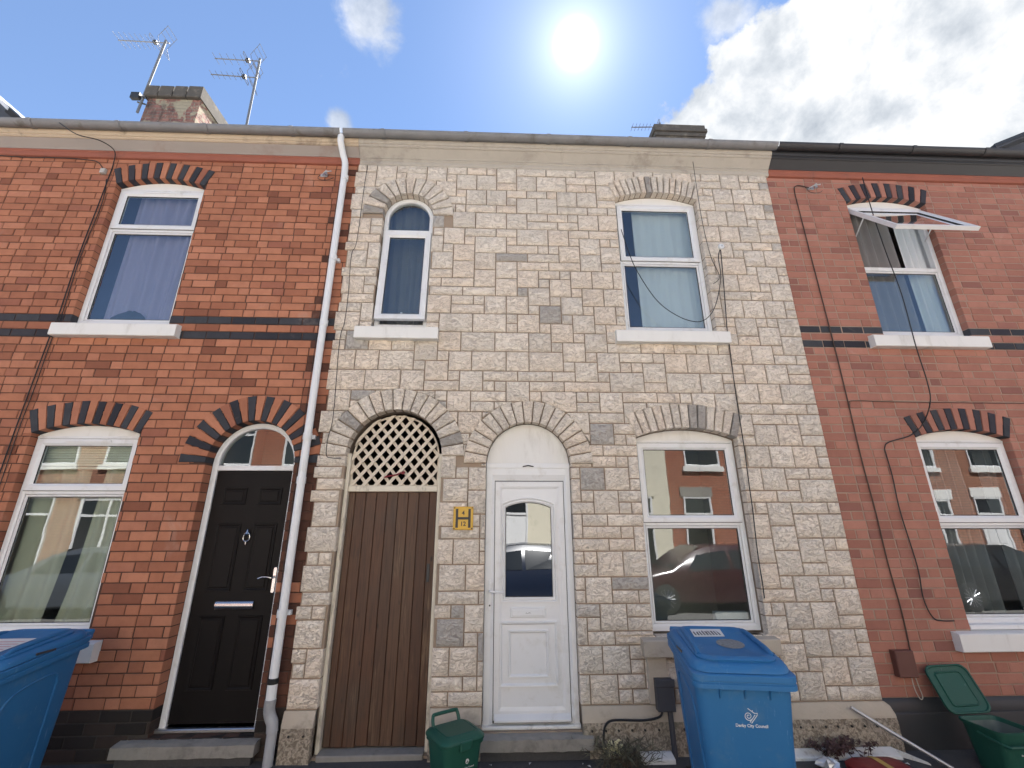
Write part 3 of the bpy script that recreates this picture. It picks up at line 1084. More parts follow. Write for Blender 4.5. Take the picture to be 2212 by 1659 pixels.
def window(house, o_, y, tz, vent=False, sash_open=None, gm='glass', m='upvc', zbot=None):
    x0, x1, zs = o_.x0 + 0.004, o_.x1 - 0.004, o_.zs
    z0 = zbot if zbot else o_.z0 + 0.004
    ztop = zs - 0.018
    mb = MB()
    w_ = 0.045
    mb.frame(rect_loop(x0, x1, z0, ztop), rect_loop(x0 + w_, x1 - w_, z0 + w_ + 0.012, ztop - w_), y, y + 0.06, 0.008)
    mb.bbox(x0 + w_ - 0.002, x1 - w_ + 0.002, y + 0.002, y + 0.055, tz - 0.026, tz + 0.022, 0.004)
    # head panel that fills the segment of the arch
    a = o_.half
    seg = [(o_.x0 + 0.004, ztop - 0.002)] + [(o_.x1 - 0.004, ztop - 0.002)] + arc(o_.cx, o_.cz, o_.R - 0.003, math.pi / 2 - a * 0.992, math.pi / 2 + a * 0.992, 18)
    win = mb.build('window', m, house)
    hp = MB()
    hp.prism(seg, y + 0.006, y + 0.05, 0.003)
    hp.build('head_panel', 'paint_white', win)
    hd = MB()
    hd.bbox(o_.x0 + 0.006, o_.x1 - 0.006, y - 0.006, y + 0.02, ztop - 0.014, ztop + 0.004, 0.002)
    hd.build('head_trim', m, win)
    # lower light: fixed, beaded
    lo = rect_loop(x0 + w_ + 0.004, x1 - w_ - 0.004, z0 + w_ + 0.014, tz - 0.029)
    li = rect_loop(x0 + w_ + 0.024, x1 - w_ - 0.024, z0 + w_ + 0.034, tz - 0.049)
    mb = MB()
    mb.frame(lo, li, y + 0.010, y + 0.035, 0.010)
    mb.build('glazing_bead', m, win)
    pane(win, rect_loop(li[0][0] - 0.004, li[1][0] + 0.004, li[0][1] - 0.004, li[2][1] + 0.004), y + 0.026, gm)
    gk = MB()
    gk.frame(rect_loop(li[0][0] - 0.001, li[1][0] + 0.001, li[0][1] - 0.001, li[2][1] + 0.001),
             rect_loop(li[0][0] + 0.004, li[1][0] - 0.004, li[0][1] + 0.004, li[2][1] - 0.004), y + 0.018, y + 0.0255, 0.001)
    gk.build('gasket_gap', 'gasket_gap', win)
    # upper light: top-hung sash
    so = rect_loop(x0 + 0.026, x1 - 0.026, tz + 0.006, ztop - 0.024)
    si = rect_loop(x0 + 0.026 + 0.062, x1 - 0.026 - 0.062, tz + 0.006 + 0.062, ztop - 0.024 - 0.062)
    hx, hz = (so[0][0] + so[1][0]) / 2, so[2][1]
    if sash_open is None:
        mb = MB()
        mb.frame(so, si, y - 0.014, y + 0.03, 0.016)
        sash = mb.build('sash', m, win)
        sg = MB()
        sg.frame(rect_loop(so[0][0] - 0.0045, so[1][0] + 0.0045, so[0][1] - 0.0045, so[2][1] + 0.0045), rect_loop(so[0][0] + 0.001, so[1][0] - 0.001, so[0][1] + 0.001, so[2][1] - 0.001), y - 0.0012, y + 0.004, 0.0004)
        sg.build('gasket_gap', 'gasket_gap', win)  # dark ring drawn in place of the shadow gap round the sash
        pane(win, rect_loop(si[0][0] - 0.004, si[1][0] + 0.004, si[0][1] - 0.004, si[2][1] + 0.004), y + 0.012, gm)
        gk = MB()
        gk.frame(rect_loop(si[0][0] - 0.001, si[1][0] + 0.001, si[0][1] - 0.001, si[2][1] + 0.001),
                 rect_loop(si[0][0] + 0.004, si[1][0] - 0.004, si[0][1] + 0.004, si[2][1] - 0.004), y + 0.003, y + 0.0115, 0.001)
        gk.build('gasket_gap', 'gasket_gap', win)
    else:
        # built about the hinge line, then swung out
        loc = lambda L: [(p[0] - hx, p[1] - hz) for p in L]
        rot = Matrix.Rotation(-sash_open, 4, 'X')
        for nm, fn in (('sash', None), ('gasket_gap', None), ('pane', None)):
            mb = MB()
            if nm == 'sash':
                mb.frame(loc(so), loc(si), -0.014, 0.03, 0.016)
            elif nm == 'gasket_gap':
                mb.frame(loc(rect_loop(si[0][0] - 0.001, si[1][0] + 0.001, si[0][1] - 0.001, si[2][1] + 0.001)),
                         loc(rect_loop(si[0][0] + 0.005, si[1][0] - 0.005, si[0][1] + 0.005, si[2][1] - 0.005)), 0.003, 0.0115, 0.001)
            else:
                mb.prism(loc(rect_loop(si[0][0] - 0.004, si[1][0] + 0.004, si[0][1] - 0.004, si[2][1] + 0.004)), 0.012, 0.018)
            mb.v = [tuple(rot @ Vector(p) + Vector((hx, y, hz))) for p in mb.v]
            mb.build(nm, gm if nm == 'pane' else (m if nm == 'sash' else 'gasket_gap'), win)
        for sx in (so[0][0] + 0.03, so[1][0] - 0.03):     # friction stays
            mb = MB()
            H = so[2][1] - so[0][1]
            pA = Vector((sx, y + 0.02, hz - 0.42))
            pB = rot @ Vector((sx - hx, 0.0, -0.30)) + Vector((hx, y, hz))
            mb.tube([pA, pB], 0.007, 6)
            mb.build('window_stay', 'aluminium', win)
    if vent:
        mb = MB()
        cxv = (x0 + x1) / 2
        mb.bbox(cxv - 0.21, cxv + 0.21, y - 0.024, y - 0.010, ztop - 0.055, ztop - 0.034, 0.003)
        mb.build('trickle_vent', m, win)
    return win


def room(house, x0, x1, z0, z1, y1=1.5, m='room_plaster', y0=0.04):
    mb = MB()
    mb.add([(x0, y0, z0), (x1, y0, z0), (x1, y0, z1), (x0, y0, z1), (x0, y1, z0), (x1, y1, z0), (x1, y1, z1), (x0, y1, z1)],
           [(4, 5, 6, 7), (0, 1, 5, 4), (3, 2, 6, 7), (0, 4, 7, 3), (1, 5, 6, 2)])
    return mb.build('room_wall', m, house)


def curtain(name, label, cat, x0, x1, z0, z1, y, m, waves=7, amp=0.025, shape=None, group=None):
    mb = MB()
    nx, nz = 56, 14
    vs, fs = [], []
    for j in range(nz + 1):
        g = j / nz
        for i in range(nx + 1):
            f_ = i / nx
            a, b = (x0, x1) if shape is None else shape(g)
            x = a + (b - a) * f_
            vs.append((x, y + amp * math.sin(f_ * waves * 2 * math.pi + 0.6 * g) + 0.3 * amp * math.sin(f_ * 17 + g * 3), z0 + (z1 - z0) * g))
    for j in range(nz):
        for i in range(nx):
            a = j * (nx + 1) + i
            fs.append((a, a + 1, a + nx + 2, a + nx + 1))
    mb.add(vs, fs)
    o = mb.build(name, m, None, smooth=True)
    return tag(o, label, cat, group)


def extrude_x(profile, xs):
    """profile (y,z) swept along x"""
    mb = MB()
    mb.loft([[(x, p[0], p[1]) for p in profile] for x in xs])
    return mb


def gutter(house, x0, x1, m, zc=6.010, yc=-0.200, r=0.058, step=0.95, phase=0.3):
    n = 10
    outp = [(yc + r * math.cos(a), zc + r * math.sin(a)) for a in [math.pi + math.pi * i / n for i in range(n + 1)]]
    inp = [(yc + (r - 0.005) * math.cos(a), zc + (r - 0.005) * math.sin(a)) for a in [2 * math.pi - math.pi * i / n for i in range(n + 1)]]
    g = extrude_x(outp + inp, (x0, x1)).build('gutter', m, house, smooth=True)
    x = x0 + phase
    while x < x1 - 0.05:
        ro = r + 0.007
        b1 = [(yc + ro * math.cos(a), zc + ro * math.sin(a)) for a in [math.pi + math.pi * i / n for i in range(n + 1)]]
        b2 = [(yc + (r + 0.0005) * math.cos(a), zc + (r + 0.0005) * math.sin(a)) for a in [2 * math.pi - math.pi * i / n for i in range(n + 1)]]
        extrude_x(b1 + b2, (x - 0.022, x + 0.022)).build('gutter_bracket', m, g, smooth=True)
        x += step
    return g


def cornice(house, x0, x1, mats):
    """red bed mould, flat painted cove, moulded cream member"""
    red, grey, cream = mats
    extrude_x([(0.02, 5.715), (-0.022, 5.722), (-0.030, 5.735), (-0.030, 5.775), (-0.040, 5.785), (-0.040, 5.800), (0.02, 5.800)], (x0, x1)).build('bed_mould', red, house)
    extrude_x([(0.02, 5.8005), (-0.046, 5.8005), (-0.052, 5.812), (-0.120, 5.885), (0.02, 5.885)], (x0, x1)).build('cornice_cove', grey, house)
    extrude_x([(0.02, 5.8855), (-0.126, 5.8855), (-0.138, 5.896), (-0.138, 5.910), (-0.150, 5.916), (-0.158, 5.940), (-0.158, 5.980), (0.02, 5.980)], (x0, x1)).build('cornice_moulding', cream, house)


def roof(house, x0, x1, ridge_y=4.0, ridge_z=8.80):
    mb = MB()
    mb.loft([[(x, -0.17, 6.03), (x, ridge_y, ridge_z), (x, 2 * ridge_y + 0.17, 6.03), (x, 2 * ridge_y + 0.1, 5.95), (x, ridge_y, ridge_z - 0.12), (x, -0.10, 5.985)] for x in (x0, x1)])
    r_ = mb.build('roof', 'slate', house)
    mb = MB()
    mb.box(x0, x1, 2 * ridge_y - 0.2, 2 * ridge_y, -0.2, 6.0)
    mb.build('rear_wall', 'far_brick', house)
    return r_


def door_moulding(parent, loop_o, loop_i, y, m, name='panel_moulding', h=0.010):
    mb = MB()
    n = len(loop_o)
    mid = [((a[0] + b[0]) / 2, (a[1] + b[1]) / 2) for a, b in zip(loop_o, loop_i)]
    rings = [[(p[0], y + 0.001, p[1]) for p in loop_o], [(p[0] * .7 + q[0] * .3, y - h, p[1] * .7 + q[1] * .3) for p, q in zip(loop_o, mid)],
             [(p[0], y - h * 0.9, p[1]) for p in mid], [(p[0], y + 0.001, p[1]) for p in loop_i]]
    for k_ in range(3):
        mb.add(rings[k_] + rings[k_ + 1], [(i, (i + 1) % n, n + (i + 1) % n, n + i) for i in range(n)])
    return mb.build(name, m, parent)

# ================================================================== the red house on the left
rng = random.Random(11)
HL = thing('terraced_house', 'red brick terraced house with a black panelled front door and dark brick bands', 'house', (-5.0, 0, 0))
L_up = Opening(-4.290, -3.320, 3.63, 5.375, 'seg', 0.215, 0.090)
L_lo = Opening(-4.295, -3.322, 0.815, 2.530, 'seg', 0.220, 0.092)
L_dr = Opening(-2.665, -1.862, 0.145, 2.262, 'semi', 0.242)
wall_l = wall_sheet('wall', HL, -8.6, -1.60, -0.35, 5.80, 0.0065, [L_up, L_lo, L_dr], 'mortar_red')
lay(wall_l, brick_pieces(-8.6, -1.60, 5.72, [L_up, L_lo, L_dr], 'brick_red', rng, [0.228, 0.109]), 'brick', 'bricks')
for o_, n in ((L_up, 15), (L_lo, 15)):
    voussoirs(wall_l, o_, n, lambda i: 'brick_blue' if i % 2 == 0 else 'brick_red', -0.009, 0.11, rng)
mb = MB()
for x0_, x1_ in ((-8.6, -2.667), (-1.860, -1.60)):
    mb.box(x0_, x1_, 0.0058, 0.0064, -0.10, 0.334)
mb.build('plinth_joints', 'mortar_black', HL)
voussoirs(wall_l, L_dr, 23, lambda i: 'brick_blue' if i % 2 == 0 else 'brick_red', -0.009, 0.115, rng, joint=0.008)
cornice(HL, -8.6, -1.615, ('cornice_red', 'cornice_grey', 'cornice_cream'))
gutter(HL, -8.6, -1.80, 'gutter_grey', phase=0.55)
rf_l = roof(HL, -8.6, -1.61)
win = window(HL, L_up, 0.070, 4.825, vent=True, gm='glass_upper', zbot=3.66)
sill(win, -4.385, -3.180, 3.495, 3.640)
room(HL, -4.75, -2.95, 3.45, 5.60)
win = window(HL, L_lo, 0.070, 2.010, vent=True, zbot=0.86)
sill(win, -4.390, -3.185, 0.675, 0.830)
mb = MB()
mb.bbox(-4.30, -3.32, 0.0, 0.10, 0.831, 0.870, 0.004)
mb.build('sub_sill', 'upvc', win)
room(HL, -4.75, -2.95, 0.55, 2.80)
room(HL, -2.78, -1.70, 0.02, 2.80, 1.2, y0=0.13)
# chimney stack with flaking render, and its loose capping course
mb = MB()
mb.loft([[(x0, y0, z), (x1, y0, z), (x1, y1, z), (x0, y1, z)] for x0, x1, y0, y1, z in
         ((-6.83, -5.79, 2.46, 3.95, 7.2), (-6.80, -5.805, 2.50, 3.90, 9.62))])
ch = mb.build('chimney', 'chimney_flaked', rf_l)
rg = random.Random(4)
x = -6.86
for i in range(4):
    wd = 0.262 + rg.uniform(-0.015, 0.02)
    mb = MB()
    z1 = 9.90 + rg.uniform(-0.012, 0.012)
    mb.prism([(x, 9.621), (min(x + wd, -5.76), 9.621), (min(x + wd, -5.76), z1 - 0.005), (x + 0.01, z1)], 2.43, 3.95, 0.012)
    mb.build('coping_stone', 'soot_shade_stone', rf_l)
    x += wd + 0.012


def dormer(rf, ax, az, ex, ez, y0, y1, trim_m):
    """gabled dormer: ax,az apex; ex,ez right or left eaves (mirrored)"""
    mx = 2 * ax - ex
    x0, x1 = min(ex, mx), max(ex, mx)
    mb = MB()
    mb.prism([(x0 + 0.12, ez - 0.9), (x1 - 0.12, ez - 0.9), (x1 - 0.12, ez), (ax, az - 0.10), (x0 + 0.12, ez)], y0 + 0.18, y1)
    d = mb.build('dormer', 'slate', rf)
    mb = MB()
    for sx in (x0, x1):
        mb.prism([(sx, ez), (ax, az), (ax, az - 0.07), (sx + (0.05 if sx < ax else -0.05), ez - 0.06)], y0, y1)
    mb.build('dormer_roof', 'slate', d)
    mb = MB()
    for sx in (x0, x1):
        mb.prism([(sx, ez + 0.005), (ax, az + 0.005), (ax, az - 0.055), (sx, ez - 0.05)], y0 - 0.022, y0 - 0.002)
    mb.build('bargeboard', trim_m, d)
    mb = MB()
    mb.prism(rect_loop(ax - 0.3, ax + 0.3, ez - 0.7, ez - 0.05), y0 + 0.15, y0 + 0.179)
    mb.build('dormer_window', 'car_glass', d)


dormer(rf_l, -7.95, 8.25, -6.99, 7.40, 0.85, 3.0, 'upvc')

# ---- black panelled door
dk = 0.125
mb = MB()
mb.prism(rect_loop(-2.610, -1.918, 0.190, 2.205), dk, dk + 0.045, 0.003)
door = mb.build('door', 'door_black', HL)
tag(door, 'black six-panel front door with chrome fittings under a half-round fanlight')
mb = MB()
mb.frame(arch_loop(-2.659, -1.868, 0.160, 2.262, 24), arch_loop(-2.612, -1.915, 0.176, 2.262, 24), dk - 0.022, dk + 0.05, 0.010)
mb.bbox(-2.613, -1.914, dk - 0.018, dk + 0.045, 2.206, 2.252, 0.004)
mb.build('door_frame', 'upvc', door)
mb = MB()
mb.prism([(-2.608, 2.250), (-1.919, 2.250)] + arc(-2.2635, 2.262, 0.344, 0.0, math.pi, 22), dk + 0.012, dk + 0.018)
mb.build('fanlight_pane', 'glass', door)
for xa, xb in ((-2.525, -2.305), (-2.200, -1.985)):
    for za, zb in ((1.895, 2.050), (1.165, 1.730), (0.420, 0.975)):
        lo, li = rect_loop(xa, xb, za, zb), rect_loop(xa + 0.022, xb - 0.022, za + 0.022, zb - 0.022)
        door_moulding(door, lo, li, dk, 'door_black', 'panel_moulding', 0.007)
        mb = MB()
        mb.prism(rect_loop(xa + 0.030, xb - 0.030, za + 0.030, zb - 0.030), dk - 0.006, dk + 0.002, 0.006)
        mb.build('raised_panel', 'door_black', door)
mb = MB()     # rounded letter plate
rings = []
for a in [math.pi * i / 10 for i in range(11)]:
    rings.append((dk - 0.024 * math.sin(a), 1.055 + 0.036 * math.cos(a)))
mb.loft([[(x, p[0], p[1]) for p in rings] for x in (-2.402, -2.398, -2.084, -2.080)])
mb.build('letter_plate', 'chrome', door, smooth=True)
mb = MB()
kx, kz = -2.232, 1.615
mb.tube([(kx + 0.028 * math.sin(a) * (1 - 0.2 * math.cos(a)), dk - 0.022, kz + 0.040 * math.cos(a)) for a in [2 * math.pi * i / 18 for i in range(19)]], 0.0052, 6)
mb.tube([(kx, dk - 0.02, kz + 0.064), (kx, dk - 0.02, kz + 0.050), (kx, dk - 0.022, kz + 0.026), (kx, dk - 0.018, kz + 0.012)], [0.004, 0.010, 0.017, 0.010], 8)
mb.tube([(kx, dk - 0.02, kz - 0.036), (kx, dk - 0.02, kz - 0.066)], [0.007, 0.004], 6)
mb.tube([(kx, dk, kz + 0.035), (kx, dk - 0.02, kz + 0.035)], 0.008, 6)
mb.build('door_knocker', 'chrome', door, smooth=True)
mb = MB()
mb.prism([(-1.950, 1.150), (-1.926, 1.150), (-1.922, 1.165), (-1.922, 1.345), (-1.926, 1.360), (-1.950, 1.360), (-1.954, 1.345), (-1.954, 1.165)], dk - 0.010, dk, 0.003)
mb.tube(smooth_path([(-1.938, dk - 0.008, 1.275), (-1.942, dk - 0.050, 1.275), (-1.985, dk - 0.054, 1.283), (-2.025, dk - 0.052, 1.282), (-2.060, dk - 0.048, 1.270)], 4), 0.0065, 7)
mb.tube([(-1.938, dk - 0.006, 1.195), (-1.938, dk - 0.014, 1.195)], 0.008, 8)
mb.build('lever_handle', 'chrome', door, smooth=True)
mb = MB()
mb.bbox(-2.690, -1.850, dk - 0.055, dk + 0.05, 0.147, 0.176, 0.006)
mb.build('threshold', 'aluminium', door)


def doorstep(house, x0, x1, yf, ztop, label=None):
    mb = MB()
    nx, ny = 18, 5
    rg_ = random.Random(int(abs(x0) * 100))
    top, vs, fs = [], [], []
    for j in range(ny + 1):
        for i in range(nx + 1):
            f_ = j / ny
            y_ = 0.11 + (yf - 0.11) * f_
            z_ = ztop - 0.014 * f_ + rg_.uniform(-0.003, 0.003) - (0.006 if j == ny else 0)
            vs.append((x0 + (x1 - x0) * i / nx, y_ + (rg_.uniform(-0.006, 0.004) if j == ny else 0), z_))
    for j in range(ny):
        for i in range(nx):
            a = j * (nx + 1) + i
            fs.append((a, a + 1, a + nx + 2, a + nx + 1))
    b = len(vs)
    fr = ny * (nx + 1)
    vs += [(vs[fr + i][0], vs[fr + i][1] - 0.004, ztop - 0.095 + rg_.uniform(-0.003, 0.003)) for i in range(nx + 1)]
    fs += [(fr + i, fr + i + 1, b + i + 1, b + i) for i in range(nx)]
    c_ = len(vs)
    vs += [(x0, 0.11, ztop - 0.095), (x1, 0.11, ztop - 0.095)]
    fs += [(c_, b + 0, fr, 0), (c_ + 1, nx, fr + nx, b + nx), tuple([c_, c_ + 1] + [b + i for i in range(nx, -1, -1)])]
    mb.add(vs, fs)
    st = mb.build('doorstep', 'concrete', house)
    mb = MB()
    mb.box(x0 + 0.03, x1 - 0.03, yf + 0.035, 0.10, -0.05, ztop - 0.0955)
    mb.build('step_riser', 'asphalt', st)
    return st


doorstep(HL, -2.86, -1.80, -0.095, 0.145)

# ================================================================== the stone-clad house in the middle
HM = thing('terraced_house', 'terraced house clad in cream rock-faced stone with white door and lattice gate', 'house', (0.8, 0, 0))
M_ar = Opening(-1.285, -0.725, 3.63, 5.035, 'semi', 0.225)
M_up = Opening(1.360, 2.325, 3.63, 5.330, 'seg', 0.225, 0.090)
M_lo = Opening(1.358, 2.357, 0.815, 2.520, 'seg', 0.235, 0.095)
M_gt = Opening(-1.390, -0.500, 0.004, 2.330, 'semi', 0.206)
M_dr = Opening(-0.085, 0.715, 0.150, 2.262, 'semi', 0.208)
MO = [M_ar, M_up, M_lo, M_gt, M_dr]
wall_m = wall_sheet('wall', HM, -1.63, 3.235, -0.35, 5.80, -0.012, MO, 'mortar_stone', 0.17)
rng = random.Random(23)
NX, NZ = 42, 51
U, V = (3.235 + 1.64) / NX, (5.725 - 0.325) / NZ
occ = [[False] * NX for _ in range(NZ)]
edges_below = set()
stones = []
OPT = [(3, 1, 0.36), (2, 1, 0.15), (1, 1, 0.035), (2, 2, 0.30), (3, 2, 0.16), (4, 1, 0.02)]
for j in range(NZ):
    i = 0
    rights = {}
    while i < NX:
        if occ[j][i]:
            i += 1
            continue
        run = 0
        while i + run < NX and not occ[j][i + run]:
            run += 1
        best, bs_ = None, 9e9
        for _ in range(9):
            wv, hv, wt = rng.choices(OPT, weights=[o[2] for o in OPT])[0]
            if wv > run or j + hv > NZ:
                continue
            sc_ = rng.random() * 0.6
            if run - wv == 1:
                sc_ += 0.25
            if (i + wv, j) in edges_below:
                sc_ += 0.8
            if best is None or sc_ < bs_:
                best, bs_ = (wv, hv), sc_
        if best is None:
            best = (1, 1)
        wv, hv = best
        for b in range(hv):
            for a in range(wv):
                occ[j + b][i + a] = True
        edges_below.add((i, j + hv))
        edges_below.add((i + wv, j + hv))
        stones.append((i, j, wv, hv))
        i += wv
pcs = []
for i, j, wv, hv in stones:
    x0, x1 = -1.64 + i * U, -1.64 + (i + wv) * U
    z0, z1 = 0.325 + j * V, 0.325 + (j + hv) * V
    if i == 0:
        x0 += rng.uniform(-0.035, 0.02)
    g_ = 0.0056
    for poly, tch in trim((x0 + g_, x1 - g_, z0 + g_, z1 - g_), MO, cover=1.0):
        cx = sum(p[0] for p in poly) / len(poly)
        cz = sum(p[1] for p in poly) / len(poly)
        xs, zs_ = [p[0] for p in poly], [p[1] for p in poly]
        rect = len(poly) == 4 and abs(parea(poly) - (max(xs) - min(xs)) * (max(zs_) - min(zs_))) < 1e-6
        yb = 0.055 if tch else 0.0
        if rect and max(xs) - min(xs) > 0.03:
            geo = rock_geo(min(xs), max(xs), min(zs_), max(zs_), -0.030, yb, rng)
        else:
            geo = block_geo(poly, -0.034, yb, 0.008)
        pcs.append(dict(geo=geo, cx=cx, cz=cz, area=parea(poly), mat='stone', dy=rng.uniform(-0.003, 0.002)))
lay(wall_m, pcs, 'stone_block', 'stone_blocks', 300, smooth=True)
for o_, n, dp in ((M_ar, 13, 0.055), (M_up, 15, 0.055), (M_lo, 13, 0.055), (M_gt, 17, 0.065), (M_dr, 17, 0.055)):
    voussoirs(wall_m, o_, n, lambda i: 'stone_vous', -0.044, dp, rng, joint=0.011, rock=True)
cornice(HM, -1.612, 3.265, ('cornice_stone', 'cornice_stone', 'cornice_stone'))
gutter(HM, -1.77, 3.30, 'gutter_grey', phase=0.45)
rf_m = roof(HM, -1.61, 3.26)
mb = MB()
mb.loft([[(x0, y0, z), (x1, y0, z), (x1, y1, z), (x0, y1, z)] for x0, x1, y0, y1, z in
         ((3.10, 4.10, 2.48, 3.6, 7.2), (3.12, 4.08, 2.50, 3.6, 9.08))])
ch = mb.build('chimney', 'soot_shade_stone', rf_m)  # dark stone paints in the backlit shade of stack and corbels
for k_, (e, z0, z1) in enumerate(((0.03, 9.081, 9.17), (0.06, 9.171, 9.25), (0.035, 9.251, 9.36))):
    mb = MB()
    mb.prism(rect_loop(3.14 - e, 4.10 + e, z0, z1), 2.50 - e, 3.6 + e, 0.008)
    mb.build('corbel_course', 'soot_shade_stone', ch)

# plinth: smooth weathered top over lumpy roughcast
rp = random.Random(5)


def plinth(x0, x1, taper=0.0):
    mb = MB()
    nx = max(4, int((x1 - x0) / 0.06))
    prof = [(-0.066, -0.12), (-0.067, 0.05), (-0.064, 0.18), (-0.060, 0.213)]
    rings = []
    for i in range(nx + 1):
        x = x0 + (x1 - x0) * i / nx
        rings.append([(x + (taper if i == nx else 0), y + rp.uniform(-0.004, 0.004), z) for y, z in prof] + [(0.02, 0)[:1] + (0,)] if False else
                     [(x + (taper if i == nx else 0), y + rp.uniform(-0.004, 0.004), z) for y, z in prof] + [(x, 0.03, 0.213), (x, 0.03, -0.12)])
    mb.loft(rings)
    p_ = mb.build('plinth', 'roughcast', HM, smooth=True)
    mb = MB()
    rings = []
    for i in range(nx + 1):
        x = x0 + (x1 - x0) * i / nx
        k2 = taper if i == nx else 0
        rings.append([(x + k2, -0.059 + rp.uniform(-0.003, 0.003), 0.2135), (x + k2, -0.058 + rp.uniform(-0.003, 0.003), 0.235), (x + k2 * 0.6, -0.042, 0.292 + rp.uniform(-0.004, 0.004)),
                      (x, -0.030, 0.320), (x, 0.02, 0.320), (x, 0.02, 0.2135)])
    mb.loft(rings)
    mb.build('plinth_capping', 'stone_smooth', p_, smooth=True)
    x = x0 + 0.07
    while x < x1 - 0.05:
        mb = MB()
        mb.tube([(x, -0.073, 0.165), (x, -0.060, 0.165)], 0.0085, 8)
        mb.build('weep_hole', 'gasket_gap', p_)
        x += 0.107 + rp.uniform(-0.012, 0.012)


plinth(-1.635, -1.392)
plinth(-0.498, -0.088)
plinth(0.717, 3.235, 0.055)

# upper arched window: fixed half-round light over a side-lever casement left ajar
yw = 0.050
mb = MB()
mb.frame(arch_loop(-1.281, -0.729, 3.655, 5.035, 22), arch_loop(-1.236, -0.774, 3.715, 5.035, 22), yw, yw + 0.06, 0.008)
mb.bbox(-1.238, -0.772, yw + 0.002, yw + 0.055, 4.845, 4.885, 0.004)
win = mb.build('window', 'upvc', HM)
pane(win, [(-1.232, 4.886), (-0.778, 4.886)] + arc(-1.005, 5.035, 0.228, 0.0, math.pi, 20), yw + 0.03, 'glass_upper')
mb = MB()
H_ = 4.850
tilt = rad(-3.2)
rot = Matrix.Rotation(tilt, 4, 'X')
so, si = rect_loop(-0.262, 0.262, -1.110, -0.004), rect_loop(-0.196, 0.196, -1.044, -0.070)
for nm, mtn in (('sash', 'upvc'), ('gasket_gap', 'gasket_gap'), ('pane', 'glass_upper')):
    mb = MB()
    if nm == 'sash':
        mb.frame(so, si, -0.016, 0.028, 0.016)
    elif nm == 'gasket_gap':
        mb.frame(rect_loop(-0.197, 0.197, -1.045, -0.069), rect_loop(-0.191, 0.191, -1.039, -0.075), 0.002, 0.0105, 0.001)
    else:
        mb.prism(rect_loop(-0.20, 0.20, -1.048, -0.066), 0.011, 0.017)
    mb.v = [tuple(rot @ Vector(p) + Vector((-1.005, yw, H_))) for p in mb.v]
    mb.build(nm, mtn, win)
mb = MB()
mb.bbox(-1.018, -0.998, yw + 0.004, yw + 0.012, 3.80, 3.86, 0.002)
mb.build('window_catch', 'upvc', win)
sill(win, -1.425, -0.592, 3.495, 3.640, yf=-0.10)
room(HM, -1.55, -0.45, 3.45, 5.50)
win = window(HM, M_up, 0.050, 4.535, gm='glass_upper', zbot=3.655)
sill(win, 1.230, 2.420, 3.495, 3.640, yf=-0.10)
room(HM, 1.05, 2.65, 3.45, 5.55)
win = window(HM, M_lo, 0.075, 1.730, m='upvc', zbot=0.83)
sill(win, 1.240, 2.395, 0.675, 0.815, m='stone_smooth', yf=-0.115)
mb = MB()
mb.bbox(1.275, 1.440, -0.052, -0.01, 0.330, 0.674, 0.006)
mb.build('apron_stone', 'stone_smooth', win)
room(HM, 1.05, 2.65, 0.60, 2.80)
room(HM, -0.25, 0.95, 0.02, 2.75, 1.2, y0=0.115)
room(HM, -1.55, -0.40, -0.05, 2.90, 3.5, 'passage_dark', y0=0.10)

# ---- white door with arched pane
yd = 0.070
mb = MB()
mb.prism(rect_loop(0.002, 0.648, 0.197, 2.108), yd, yd + 0.05, 0.003)
door = mb.build('door', 'upvc', HM)
tag(door, 'white plastic front door with an arched glass pane and moulded lower panel')
mb = MB()
mb.frame(rect_loop(-0.081, 0.711, 0.156, 2.268), rect_loop(0.0, 0.650, 0.180, 2.112), yd - 0.024, yd + 0.055, 0.018)
mb.build('door_frame', 'upvc', door)
mb = MB()
mb.prism([(-0.081, 2.2685), (0.711, 2.2685)] + arc(0.315, 2.262, 0.396, 0.016, math.pi - 0.016, 24), yd - 0.006, yd + 0.05, 0.004)
mb.build('arch_panel', 'paint_white', door)
mb = MB()
mb.bbox(-0.081, 0.711, yd - 0.030, yd - 0.0245, 2.228, 2.275, 0.002)
mb.build('head_trim', 'upvc', door)
mb = MB()
mb.tube(smooth_path([(0.262, yd - 0.036, 2.243), (0.290, yd - 0.040, 2.247), (0.315, yd - 0.042, 2.252), (0.340, yd - 0.040, 2.247), (0.368, yd - 0.036, 2.243)], 3), [0.002] + [0.0055] * 11 + [0.002], 6)
mb.build('hook', 'sign_black', door)
gk = MB()
gk.frame(rect_loop(-0.003, 0.653, 0.178, 2.115), rect_loop(0.004, 0.646, 0.199, 2.106), yd - 0.0060, yd - 0.0035, 0.0004)
gk.build('gasket_gap', 'gasket_gap', door)  # dark line painted for the shaded gap between leaf and frame
ow, iw = rect_loop(0.006, 0.644, 0.215, 2.104), rect_loop(0.070, 0.583, 0.290, 2.035)
mb = MB()
mb.frame(ow, iw, yd - 0.010, yd + 0.002, 0.010)
mb.build('leaf_frame', 'upvc', door)


def arched_rect(x0, x1, z0, z1, rise, n=12):
    cx, cz, R, h = seg_circle(x0, x1, z1, rise)
    return [(x0, z0), (x1, z0)] + arc(cx, cz, R, math.pi / 2 - h, math.pi / 2 + h, n)


